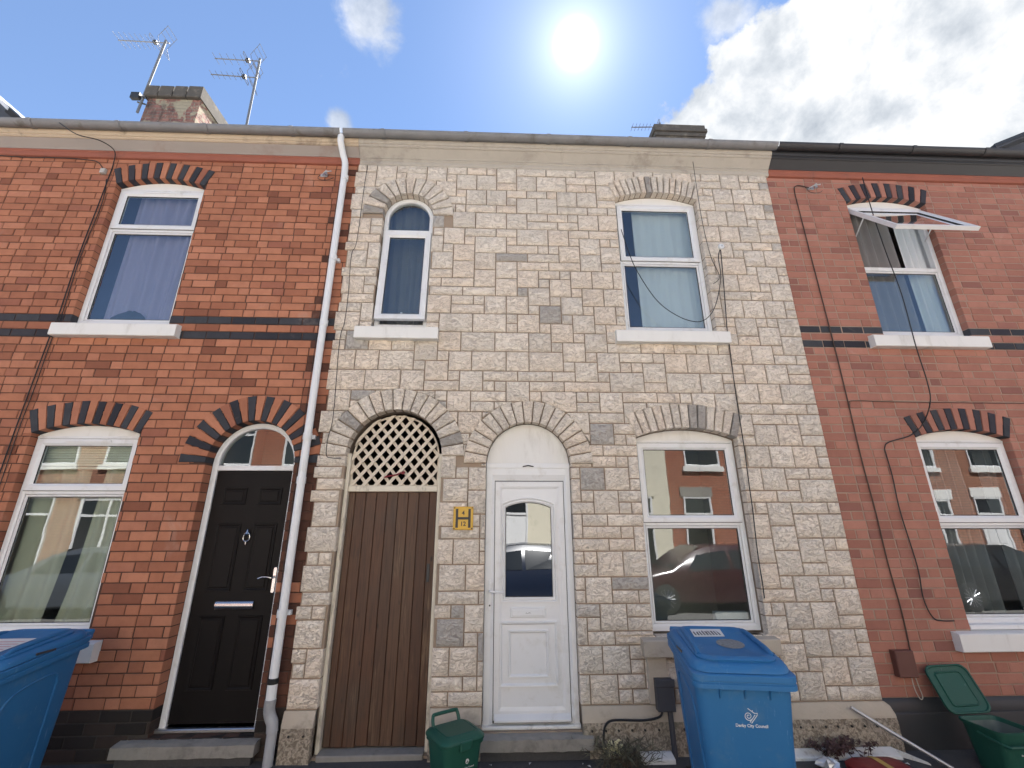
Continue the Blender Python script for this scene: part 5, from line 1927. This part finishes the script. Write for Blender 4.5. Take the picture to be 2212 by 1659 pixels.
for k_, pts in CB.items():
    lab, m_, r_, yy = CI[k_]
    P3 = []
    for i, (x, z) in enumerate(pts):
        y_ = yy if yy is not None else -0.008 - r_
        if k_ in ('a1', 'u1') and z > 5.72:
            y_ = -0.012 - (z - 5.72) * (0.72 if k_ == 'a1' else 0.75)
        if k_ == 'a1' and z > 5.94:
            y_ = -0.292 if z > 6.0 else -0.22
        if k_ == 'r2':
            y_ = -0.018 - (0.13 if 2.9 < z < 5.0 else (0.06 if z >= 5.0 else 0.0))
        if k_ == 'u2' and 3.4 < z < 3.7:
            y_ = -0.062
        if k_ == 'a1' and z < 6.0 and 3.45 < z < 3.7:
            y_ = -0.02
        kk = (4.18 + y_) / 4.15
        P3.append((x * kk, y_, 1.7 + (z - 1.7) * kk))
    mb = MB()
    mb.tube(smooth_path(P3, 6), r_, 6)
    c_ = mb.build('cable', m_, smooth=True)
    tag(c_, lab, 'cable', 'cables on the house fronts')
mb = MB()
mb.bbox(-4.490, -4.435, -0.035, -0.002, 5.500, 5.560, 0.004)
tag(mb.build('junction_box', 'box_pale'), 'small pale junction box above the upper left window', 'junction box')


def hook_bracket(x, z, label):
    b = thing('wire_bracket', label, 'bracket', (x, 0, z))
    mb = MB()
    mb.bbox(x - 0.06, x + 0.02, -0.012, -0.001, z - 0.02, z + 0.02, 0.003)
    mb.tube(smooth_path([(x - 0.04, -0.01, z), (x + 0.01, -0.06, z + 0.005), (x + 0.05, -0.07, z), (x + 0.075, -0.05, z + 0.025)], 4), 0.007, 6)
    mb.tube([(x + 0.02, -0.05, z - 0.03), (x + 0.02, -0.05, z + 0.025)], 0.014, 8)
    mb.build('hook', 'galvanised', b, smooth=True)
    mb = MB()
    mb.tube(smooth_path([(x - 0.06, -0.02, z - 0.01), (x - 0.075, -0.03, z - 0.06), (x - 0.03, -0.04, z - 0.095), (x + 0.05, -0.04, z - 0.09), (x + 0.10, -0.03, z - 0.05)], 4), 0.0035, 6)
    mb.build('wire_loop', 'cable_black', b, smooth=True)


hook_bracket(-1.990, 5.565, 'rusty wire bracket under the cornice near the white downpipe')
hook_bracket(3.780, 5.570, 'wire bracket with a looped wire under the black cornice')
b = thing('cable_eyelet', 'round white cable eyelet right of the upper stone-house window', 'eyelet', (2.515, -0.04, 4.690))
mb = MB()
mb.tube([(2.515, -0.030, 4.690), (2.515, -0.052, 4.690), (2.515, -0.060, 4.690)], [0.034, 0.034, 0.026], 16)
mb.build('disc', 'upvc', b, smooth=True)
mb = MB()
mb.tube([(2.515, -0.060, 4.690), (2.515, -0.066, 4.690)], 0.009, 8)
mb.build('screw', 'galvanised', b)

b = thing('meter_box', 'dark grey cable box on the stone house plinth beside the blue bin', 'cable box', (1.385, -0.06, 0.315))
mb = MB()
mb.bbox(1.315, 1.455, -0.125, -0.053, 0.300, 0.520, 0.008)
mb.build('case', 'box_grey', b)
mb = MB()
mb.bbox(1.309, 1.461, -0.131, -0.1255, 0.470, 0.526, 0.004)
mb.build('cover', 'box_grey', b)
mb = MB()
mb.tube([(1.415, -0.088, 0.300), (1.425, -0.088, -0.03)], 0.022, 8)
mb.build('conduit', 'box_grey', b, smooth=True)
mb = MB()
mb.tube(smooth_path([(1.350, -0.10, 0.300), (1.320, -0.10, 0.262), (1.20, -0.095, 0.240), (1.02, -0.09, 0.243), (0.93, -0.09, 0.238), (0.885, -0.09, 0.200), (0.868, -0.09, 0.120), (0.860, -0.09, -0.01)], 5), 0.0085, 7)
mb.build('cable_tail', 'cable_black', b, smooth=True)
b = thing('meter_box', 'brown cable box low on the right house wall', 'cable box', (3.48, -0.03, 0.49))
mb = MB()
mb.bbox(3.402, 3.565, -0.062, -0.002, 0.492, 0.690, 0.006)
mb.build('case', 'box_brown', b)
mb = MB()
mb.tube(smooth_path([(3.520, -0.03, 0.492), (3.520, -0.035, 0.40), (3.545, -0.035, 0.335), (3.575, -0.03, 0.345), (3.572, -0.02, 0.42), (3.562, -0.02, 0.488)], 4), 0.0038, 6)
mb.build('cable_tail', 'cable_tan', b, smooth=True)

# hydrant sign
b = thing('hydrant_sign', 'yellow hydrant plate with black H, 4 and 12 beside the white door', 'sign', (-0.280, -0.05, 1.77))
mb = MB()
mb.bbox(-0.369, -0.191, -0.056, -0.046, 1.672, 1.872, 0.004)
pl = mb.build('plate', 'sign_yellow', b)
for x0, x1, z0, z1 in ((-0.347, -0.325, 1.690, 1.852), (-0.235, -0.213, 1.690, 1.852), (-0.325, -0.235, 1.760, 1.781)):
    mb = MB()
    mb.box(x0, x1, -0.0572, -0.0558, z0, z1)
    mb.build('letter_bar', 'sign_black', b)
for x, z, s in ((-0.280, 1.815, '4'), (-0.280, 1.722, '12')):
    text_mesh('number', s, 0.052, 'sign_black', b, Matrix.Translation((x + 0.280, -0.0068, z - 1.77)) @ Matrix.Rotation(math.pi / 2, 4, 'X'), bold=0.0012)
for x in (-0.358, -0.202):
    for z in (1.684, 1.860):
        mb = MB()
        mb.tube([(x, -0.0555, z), (x, -0.060, z)], 0.0065, 8)
        mb.build('screw', 'sign_black', b)

# red clip caught in the lattice
mb = MB()
mb.tube(smooth_path([(-1.035, 0.050, 2.140), (-1.000, 0.047, 2.150), (-0.960, 0.044, 2.156), (-0.915, 0.044, 2.166), (-0.880, 0.046, 2.186)], 4), [0.006] + [0.008] * 14 + [0.007, 0.006], 7)
for q in range(6):
    pass
mb.tube([(-0.862, 0.052, 2.178), (-0.862, 0.044, 2.183), (-0.862, 0.036, 2.188)], [0.012, 0.020, 0.010], 10)
tag(mb.build('plastic_clip', 'red_plastic', smooth=True), 'red plastic clip caught in the gate lattice', 'clip')


# ================================================================== aerials
def yagi(parent, tip, root, n_el, half, refl=True):
    tip, root = Vector(tip), Vector(root)
    d = (root - tip).normalized()
    side_ = Vector((0.0, 1.0, 0.0))
    side_ = (side_ - d * side_.dot(d)).normalized()
    mb = MB()
    mb.tube([tip, root], 0.011, 6)
    boom = mb.build('boom', 'aerial_metal', parent, smooth=True)
    for i in range(n_el):
        p = tip + (root - tip) * (0.02 + 0.60 * i / max(1, n_el - 1))
        q = MB()
        q.tube([p - side_ * half * (1 - 0.02 * i), p + side_ * half * (1 - 0.02 * i)], 0.0042, 5)
        q.build('element', 'aerial_metal', boom)
    up_ = d.cross(side_).normalized()
    p = tip + (root - tip) * 0.72
    q = MB()
    loop_ = [p + side_ * a + up_ * b_ for a, b_ in ((-0.16, 0.03), (0.16, 0.03), (0.16, -0.03), (-0.16, -0.03), (-0.16, 0.03))]
    q.tube(loop_, 0.006, 5)
    q.build('dipole', 'aerial_metal', boom)
    q = MB()
    q.box(p.x - 0.035, p.x + 0.035, p.y - 0.03, p.y + 0.03, p.z - 0.03, p.z + 0.03)
    q.build('junction', 'gutter_black', boom)
    if refl:
        for s in (-1, 1):
            q = MB()
            c0 = tip + (root - tip) * 0.86
            e = c0 + up_ * s * 0.30 + d * 0.12
            for t_ in (0.35, 0.7, 1.0):
                c1 = c0 + (e - c0) * t_
                q.tube([c1 - side_ * 0.14, c1 + side_ * 0.14], 0.0045, 5)
            q.tube([c0 - side_ * 0.13, e - side_ * 0.13], 0.0045, 5)
            q.tube([c0 + side_ * 0.13, e + side_ * 0.13], 0.0045, 5)
            q.build('reflector', 'aerial_metal', boom)


a1 = thing('tv_aerial', 'television aerial on a leaning mast strapped to the flaking chimney', 'aerial', (-6.86, 2.45, 9.45), 0, 'television aerials on the roofs')
mb = MB()
mb.tube([(-6.87, 2.45, 9.20), (-6.79, 2.45, 11.13)], 0.022, 8)
mb.build('mast', 'aerial_metal', a1, smooth=True)
mb = MB()
mb.box(-7.06, -6.90, 2.40, 2.47, 9.52, 9.66)
mb.tube([(-6.98, 2.44, 9.60), (-6.78, 2.44, 9.56)], 0.02, 6)
mb.tube([(-6.92, 2.44, 9.45), (-6.78, 2.46, 9.42)], 0.016, 6)
mb.build('wall_bracket', 'gutter_black', a1)
yagi(a1, (-7.72, 2.45, 11.09), (-6.70, 2.45, 11.06), 7, 0.17)
a2 = thing('tv_aerial', 'double television aerial on a thin mast right of the left chimney', 'aerial', (-4.78, 2.45, 7.7), 0, 'television aerials on the roofs')
mb = MB()
mb.tube([(-4.76, 2.45, 7.70), (-4.84, 2.45, 10.72)], 0.022, 8)
mb.build('mast', 'aerial_metal', a2, smooth=True)
yagi(a2, (-5.70, 2.42, 10.64), (-4.80, 2.42, 10.61), 5, 0.12)
yagi(a2, (-5.67, 2.40, 10.18), (-4.79, 2.42, 10.16), 6, 0.09, refl=True)
a3 = thing('tv_aerial', 'small television aerial pointing left from the stone house chimney', 'aerial', (3.20, 2.9, 9.3), 0, 'television aerials on the roofs')
yagi(a3, (2.70, 2.62, 9.42), (3.42, 2.62, 9.46), 7, 0.09, refl=False)
mb = MB()
mb.tube([(3.30, 2.62, 9.30), (3.30, 2.62, 9.56)], 0.018, 6)
mb.tube([(3.68, 2.60, 9.355), (3.68, 2.60, 9.46)], 0.010, 6)
mb.build('mast', 'aerial_metal', a3)

# ================================================================== things along the foot of the wall
mb = MB()
mb.tube([(2.905, -0.085, 0.300), (3.12, -0.190, 0.165), (3.42, -0.325, -0.015)], 0.0135, 10)
tag(mb.build('metal_pole', 'galvanised', smooth=True), 'thin metal pole leaning on the stone plinth towards the right', 'pole')
b = thing('plastic_strip', 'long white plastic strip lying along the foot of the stone wall', 'strip', (2.7, -0.1, -0.01), 0, 'white plastic offcuts')
mb = MB()
mb.loft([[(x, -0.160 - c_, -0.030), (x, -0.160 - c_, 0.000), (x, -0.152 - c_, 0.006), (x, -0.082 - c_ * 0.5, 0.030), (x, -0.076, 0.030), (x, -0.076, -0.030)] for x, c_ in ((2.04, 0), (2.60, 0.004), (3.02, 0), (3.13, 0.004), (3.17, 0.02))])
mb.build('strip', 'upvc_grubby', b)
mb = MB()
mb.loft([[(x, y - 0.012, -0.028), (x, y - 0.012, z), (x, y + 0.012, z + 0.004), (x, y + 0.012, -0.028)] for x, y, z in ((3.172, -0.10, 0.024), (3.24, -0.17, 0.008), (3.31, -0.25, -0.012))])
mb.build('end_cap', 'upvc_grubby', b)
b = thing('plastic_strip', 'short white plastic offcut lying under the grey cable box', 'strip', (1.28, -0.1, -0.01), 0, 'white plastic offcuts')
mb = MB()
mb.loft([[(x, -0.170, -0.030), (x, -0.170, 0.008), (x, -0.160, 0.014), (x, -0.085, 0.032), (x, -0.078, 0.032), (x, -0.078, -0.030)] for x in (1.150, 1.395)])
mb.build('strip', 'upvc_grubby', b)
b = thing('red_box', 'low red plastic box with yellow tape on the pavement near the pole', 'box', (2.82, -0.42, -0.03))
mb = MB()
mb.loft([[(x + 2.82, y - 0.42, z) for x, y, z in rrect(w_, d_, r, z_, 0)] for w_, d_, r, z_ in ((0.36, 0.26, .04, -0.03), (0.40, 0.30, .05, 0.0), (0.41, 0.31, .06, 0.030), (0.36, 0.26, .07, 0.056), (0.22, 0.14, .05, 0.068))])
mb.build('body', 'red_plastic', b, smooth=True)
mb = MB()
mb.loft([[(x, y, z), (x, y, z + 0.003)] for x, y, z in ()]) if False else None
mb.add([(2.80, -0.582, 0.0), (2.845, -0.582, 0.0), (2.845, -0.578, 0.034), (2.80, -0.578, 0.034), (2.845, -0.548, 0.0595), (2.80, -0.548, 0.0595), (2.845, -0.488, 0.0715), (2.80, -0.488, 0.0715),
        (2.845, -0.35, 0.0715), (2.80, -0.35, 0.0715), (2.845, -0.288, 0.0595), (2.80, -0.288, 0.0595)], [(0, 1, 2, 3), (3, 2, 4, 5), (5, 4, 6, 7), (7, 6, 8, 9), (9, 8, 10, 11)])
mb.build('tape', 'yellow_tape', b)
mb = MB()
rb = random.Random(14)
ring = []
for k_ in range(7):
    a_ = math.pi * k_ / 6
    ring.append([(2.50 + 0.085 * math.sin(a_) * math.cos(p) * rb.uniform(0.6, 1.25), -0.30 + 0.07 * math.sin(a_) * math.sin(p) * rb.uniform(0.6, 1.25), 0.015 - 0.048 * math.cos(a_) * rb.uniform(0.7, 1.2)) for p in [2 * math.pi * i / 11 for i in range(11)]])
mb.loft(ring)
tag(mb.build('foil_ball', 'foil'), 'crumpled silver foil beside the red box', 'foil')


def scatter_plant(name, label, cat, cx, cy_, zb, sx, sy_, h, nstem, nleaf, stem_m, leaf_m, seed, lw=0.012, ll=0.045, droop=0.6):
    b = thing(name, label, cat, (cx, cy_, zb))
    rg_ = random.Random(seed)
    ms, ml = MB(), MB()
    for _ in range(nstem):
        x, y = cx + rg_.uniform(-sx, sx) * 0.6, cy_ + rg_.uniform(-sy_, sy_) * 0.6
        hh = h * rg_.uniform(0.5, 1.0)
        dx, dy = rg_.uniform(-sx, sx) * 0.7, rg_.uniform(-sy_, sy_) * 0.7
        pts = [(x, y, zb), (x + dx * 0.3, y + dy * 0.3, zb + hh * 0.6), (x + dx * 0.7, y + dy * 0.7, zb + hh), (x + dx, y + dy, zb + hh * (1 - 0.3 * droop))]
        ms.tube(smooth_path(pts, 3), [0.0028 - 0.002 * i / 9 for i in range(10)], 4)
        for _k in range(nleaf):
            f_ = rg_.uniform(0.2, 1.0)
            i_ = min(2, int(f_ * 3))
            g = f_ * 3 - i_
            p = Vector(pts[i_]).lerp(Vector(pts[i_ + 1]), g)
            d = Vector((rg_.uniform(-1, 1), rg_.uniform(-1, 1), rg_.uniform(-droop, 0.6))).normalized()
            s_ = d.cross(Vector((rg_.uniform(-.3, .3), rg_.uniform(-.3, .3), 1))).normalized() * lw * rg_.uniform(0.5, 1.3)
            L_ = ll * rg_.uniform(0.5, 1.3)
            m1, m2 = p + d * L_ * 0.5 + Vector((0, 0, 0.006)), p + d * L_
            ml.add([p, m1 + s_, m2, m1 - s_], [(0, 1, 2, 3)])
    ms.build('stems', stem_m, b)
    tag(ml.build('leaves', leaf_m, b), kind='stuff')
    return b


scatter_plant('dead_plant', 'withered brown plant slumped over the white strip by the plinth', 'plant', 2.70, -0.15, -0.02, 0.30, 0.09, 0.15, 26, 16, 'dead_stem', 'dead_leaf', 6, 0.013, 0.04, 1.0)
scatter_plant('dry_weeds', 'dry grassy weeds along the wall right of the white door', 'weeds', 0.98, -0.20, -0.02, 0.30, 0.14, 0.13, 46, 10, 'dead_stem', 'grass_dry', 9, 0.0045, 0.11, 0.2)
scatter_plant('wilted_leaves', 'pale wilted cabbage-like leaves at the foot of the stone wall', 'plant', 0.945, -0.16, 0.0, 0.07, 0.05, 0.13, 9, 5, 'dead_stem', 'pale_leaf', 12, 0.022, 0.06, 0.8)
rl = random.Random(77)
lit = MB()
for _ in range(70):
    x, y = rl.uniform(-0.1, 3.2), rl.uniform(-0.6, -0.12)
    s_, a_ = rl.uniform(0.006, 0.022), rl.uniform(0, 6.28)
    z = -0.013 + y * 0.022
    c_, n_ = math.cos(a_) * s_, math.sin(a_) * s_
    lit.add([(x - c_, y - n_, z + 0.004), (x + n_ * 0.5, y - c_ * 0.5, z + 0.010), (x + c_, y + n_, z + 0.005), (x - n_ * 0.5, y + c_ * 0.5, z + 0.012)], [(0, 1, 2, 3)])
tag(lit.build('litter', 'litter_paper'), 'small pale scraps scattered on the dark pavement', 'litter', kind='stuff')


# ================================================================== across the road (met in the panes and by its reflected light)
FY = -10.4


def far_house(x0, x1, wall_m, lintel_m, door_specs, win_specs, up_specs, label):
    h = thing('terraced_house', label, 'house', ((x0 + x1) / 2, FY, 0), 0, None)
    mb = MB()
    mb.box(x0 + 0.002, x1 - 0.002, FY - 0.3, FY, -0.3, 6.0)
    mb.build('wall', wall_m, h)
    mb = MB()
    mb.loft([[(x, FY + 0.18, 6.0), (x, FY - 4.0, 8.7), (x, FY - 8.0, 6.0), (x, FY - 4.0, 8.55), (x, FY + 0.1, 5.92)] for x in (x0 + 0.002, x1 - 0.002)])
    mb.build('roof', 'slate', h)
    mb = MB()
    mb.box(x0 + 0.004, x1 - 0.004, FY, FY + 0.16, 5.78, 5.95)
    mb.build('eaves', 'paint_white', h)
    for xa, xb, m_ in door_specs:
        mb = MB()
        mb.box(xa, xb, FY - 0.02, FY + 0.012, 0.10, 2.05)
        d = mb.build('door', m_, h)
        mb = MB()
        mb.frame(rect_loop(xa - 0.06, xb + 0.06, 0.05, 2.62), rect_loop(xa, xb, 0.10, 2.56), FY + 0.045, FY - 0.01, -0.012)
        mb.box(xa, xb, FY - 0.005, FY + 0.040, 2.055, 2.125)
        mb.build('door_frame', 'upvc', d)
        mb = MB()
        mb.box(xa, xb, FY - 0.004, FY + 0.006, 2.125, 2.56)
        mb.build('fanlight_pane', 'car_glass', d)
        for za, zb in ((0.25, 0.95), (1.15, 1.85)):
            for u0, u1 in ((0.14, 0.44), (0.56, 0.86)):
                mb = MB()
                mb.box(xa + (xb - xa) * u0, xa + (xb - xa) * u1, FY + 0.0125, FY + 0.024, za, zb)
                mb.build('raised_panel', m_, d)
        mb = MB()
        mb.box(xa - 0.14, xb + 0.14, FY + 0.001, FY + 0.05, 2.625, 2.93)
        mb.build('lintel', lintel_m, h)
    for specs, zb, zt in ((win_specs, 0.95, 2.56), (up_specs, 3.60, 5.15)):
        for xa, xb, mull in specs:
            mb = MB()
            mb.frame(rect_loop(xa, xb, zb, zt), rect_loop(xa + 0.07, xb - 0.07, zb + 0.07, zt - 0.07), FY + 0.04, FY - 0.01, -0.015)
            xm = (xa + xb) / 2
            if mull:
                mb.box(xm - 0.04, xm + 0.04, FY - 0.005, FY + 0.035, zb + 0.07, zt - 0.07)
            mb.box(xa + 0.07, xb - 0.07, FY - 0.004, FY + 0.033, zt - 0.55, zt - 0.48)
            wn = mb.build('window', 'upvc', h)
            mb = MB()
            mb.box(xa + 0.07, xb - 0.07, FY - 0.003, FY + 0.008, zb + 0.07, zt - 0.07)
            mb.build('pane', 'car_glass', wn)
            mb = MB()
            mb.box(xa - 0.08, xb + 0.08, FY + 0.001, FY + 0.09, zb - 0.15, zb - 0.001)
            mb.build('window_sill', 'paint_white', wn)
            mb = MB()
            mb.box(xa - 0.12, xb + 0.12, FY + 0.001, FY + 0.05, zt + 0.001, zt + 0.30)
            mb.build('lintel', lintel_m, wn)
    return h


far_house(-15.2, -10.2, 'far_brick_brown', 'concrete', [(-14.6, -13.8, 'door_black')], [(-12.9, -11.2, True)], [(-14.6, -13.4, False), (-12.6, -11.4, False)], 'brown brick house across the road, mirrored at the far left')
far_house(-10.2, -5.1, 'far_brick', 'concrete', [(-6.3, -5.5, 'upvc')], [(-9.2, -7.4, True)], [(-9.2, -8.0, False), (-7.0, -5.8, False)], 'red brick house across the road with grey lintels, mirrored left of centre')
far_house(-5.1, -0.1, 'render_cream', 'paint_white', [(-4.5, -3.7, 'door_black')], [(-2.8, -1.1, True)], [(-4.5, -3.3, False), (-2.4, -1.2, False)], 'pale rendered house across the road opposite the boarded gate')  # unseen front, rendered pale to bounce more sunlight onto the facade
far_house(-0.1, 5.75, 'render_cream', 'render_cream', [(0.20, 1.00, 'upvc'), (4.35, 5.10, 'door_black')], [(1.85, 3.55, True)], [(0.5, 1.7, False), (3.0, 4.2, False)], 'cream rendered house across the road mirrored in the stone house window')
far_house(5.75, 10.6, 'far_brick', 'concrete', [(6.25, 7.05, 'door_black')], [(8.0, 9.7, True)], [(6.4, 7.6, False), (8.4, 9.6, False)], 'bright red brick house across the road beside the cream one')
far_house(10.6, 15.6, 'far_brick_brown', 'paint_white', [(13.0, 13.8, 'upvc')], [(11.2, 12.4, True), (14.3, 15.3, True)], [(11.2, 12.4, False), (14.2, 15.2, False)], 'brown brick house across the road with white lintels, mirrored in the right house')
far_house(15.6, 20.6, 'far_brick_brown', 'paint_white', [(16.2, 17.0, 'upvc')], [(17.9, 19.6, True)], [(16.4, 17.6, False), (18.4, 19.6, False)], 'brown brick house across the road at the far right of the reflections')


def car(label, cx, cy_, flip, paint, L=4.2, H=1.45):
    c = thing('parked_car', label, 'car', (cx, cy_, -0.165), math.pi if flip else 0.0, 'cars parked across the road')
    st = [  # x, half width sill, half width belt, z sill, z belt, half width top, z top
        (-2.10, 0.62, 0.66, 0.34, 0.52, 0.62, 0.60), (-2.02, 0.78, 0.82, 0.24, 0.60, 0.76, 0.72), (-1.60, 0.84, 0.87, 0.20, 0.76, 0.78, 0.84), (-1.05, 0.85, 0.88, 0.20, 0.86, 0.78, 0.95),
        (-0.55, 0.85, 0.88, 0.20, 0.89, 0.64, 1.30), (-0.20, 0.85, 0.88, 0.20, 0.90, 0.58, 1.42), (0.35, 0.85, 0.88, 0.20, 0.91, 0.58, 1.46), (0.95, 0.85, 0.88, 0.20, 0.93, 0.58, 1.44),
        (1.50, 0.85, 0.87, 0.22, 0.95, 0.60, 1.34), (1.92, 0.82, 0.84, 0.26, 0.95, 0.66, 1.05), (2.08, 0.72, 0.76, 0.34, 0.82, 0.66, 0.92)]
    k_ = L / 4.2
    hk = H / 1.46

    def sec(x, ws, wb, zs_, zb, wt, zt):
        zt_, zb_ = zt * hk, zb * hk
        q = [(ws * 0.9, zs_), (ws, zs_ + 0.06), (wb, (zs_ + zb_) * 0.55), (wb * 0.985, zb_), (wt + (wb - wt) * 0.25, zb_ + (zt_ - zb_) * 0.75), (wt, zt_ - 0.02), (wt * 0.75, zt_)]
        return [(x * k_, a, z) for a, z in q] + [(x * k_, -a, z) for a, z in reversed(q)]
    mb = MB()
    mb.loft([sec(*s) for s in st])
    mb.build('body', paint, c, world=False, smooth=True)
    for s in (-1, 1):          # side glass
        for x0, x1 in ((-0.72, 0.28), (0.36, 1.34)):
            mb = MB()
            def pt(x, f_):
                for a, b_ in zip(st[:-1], st[1:]):
                    if a[0] <= x <= b_[0]:
                        g = (x - a[0]) / (b_[0] - a[0])
                        m_ = [a[i] + (b_[i] - a[i]) * g for i in range(7)]
                        break
                zb_, zt_ = m_[4] * hk + 0.03, m_[4] * hk + (m_[6] * hk - m_[4] * hk) * 0.78
                w0, w1 = m_[2] * 0.98, m_[5] + (m_[2] - m_[5]) * 0.24
                return (x * k_, s * ((w0 + (w1 - w0) * f_) + 0.006), zb_ + (zt_ - zb_) * f_)
            mb.add([pt(x0, 0), pt(x1, 0), pt(x1, 1), pt(max(x0, -0.45) if x0 < 0 else x0, 1)], [(0, 1, 2, 3)])
            mb.build('side_window', 'car_glass', c, world=False)
    mb = MB()
    mb.add([(-1.02 * k_, 0.70, 0.955 * hk), (-1.02 * k_, -0.70, 0.955 * hk), (-0.28 * k_, -0.54, 1.405 * hk), (-0.28 * k_, 0.54, 1.405 * hk)], [(0, 1, 2, 3)])
    mb.v = [(x - 0.012, y, z + 0.014) for x, y, z in mb.v]
    mb.build('windscreen', 'car_glass', c, world=False)
    for s in (-1, 1):
        mb = MB()
        mb.tube([(-2.075 * k_, s * 0.62, 0.60), (-1.99 * k_, s * 0.66, 0.66), (-1.85 * k_, s * 0.74, 0.70)], [0.05, 0.085, 0.03], 8)
        mb.build('headlight', 'lamp_clear', c, world=False, smooth=True)
        for x in (-1.30, 1.28):
            mb = MB()
            mb.tube([(x * k_, s * 0.70, 0.31), (x * k_, s * 0.72, 0.31), (x * k_, s * 0.885, 0.31), (x * k_, s * 0.90, 0.31)], [0.27, 0.31, 0.31, 0.28], 24)
            wl = mb.build('wheel', 'rubber', c, world=False, smooth=True)
            mb = MB()
            mb.tube([(x * k_, s * 0.895, 0.31), (x * k_, s * 0.903, 0.31)], 0.20, 20)
            mb.build('rim', 'gutter_black', wl, world=False)
            mb = MB()
            for i in range(14):
                a = 2 * math.pi * i / 14
                mb.tube([(x * k_ + 0.03 * math.cos(a), s * 0.906, 0.31 + 0.03 * math.sin(a)), (x * k_ + 0.205 * math.cos(a), s * 0.908, 0.31 + 0.205 * math.sin(a))], 0.011, 4)
            mb.tube([(x * k_, s * 0.90, 0.31), (x * k_, s * 0.915, 0.31)], 0.05, 10)
            mb.build('spokes', 'aluminium', wl, world=False)
    return c


car('slate-grey car parked across the road, mirrored in the lower left window', -9.3, -7.15, False, 'car_silver')
car('navy car parked across the road, mirrored in the white door pane', 0.35, -7.15, False, 'car_navy', H=1.48)
car('maroon car parked across the road, mirrored in the lower stone house window', 5.15, -7.15, False, 'car_maroon')
car('black car parked across the road, mirrored in the lower right window', 12.2, -7.15, True, 'car_black')
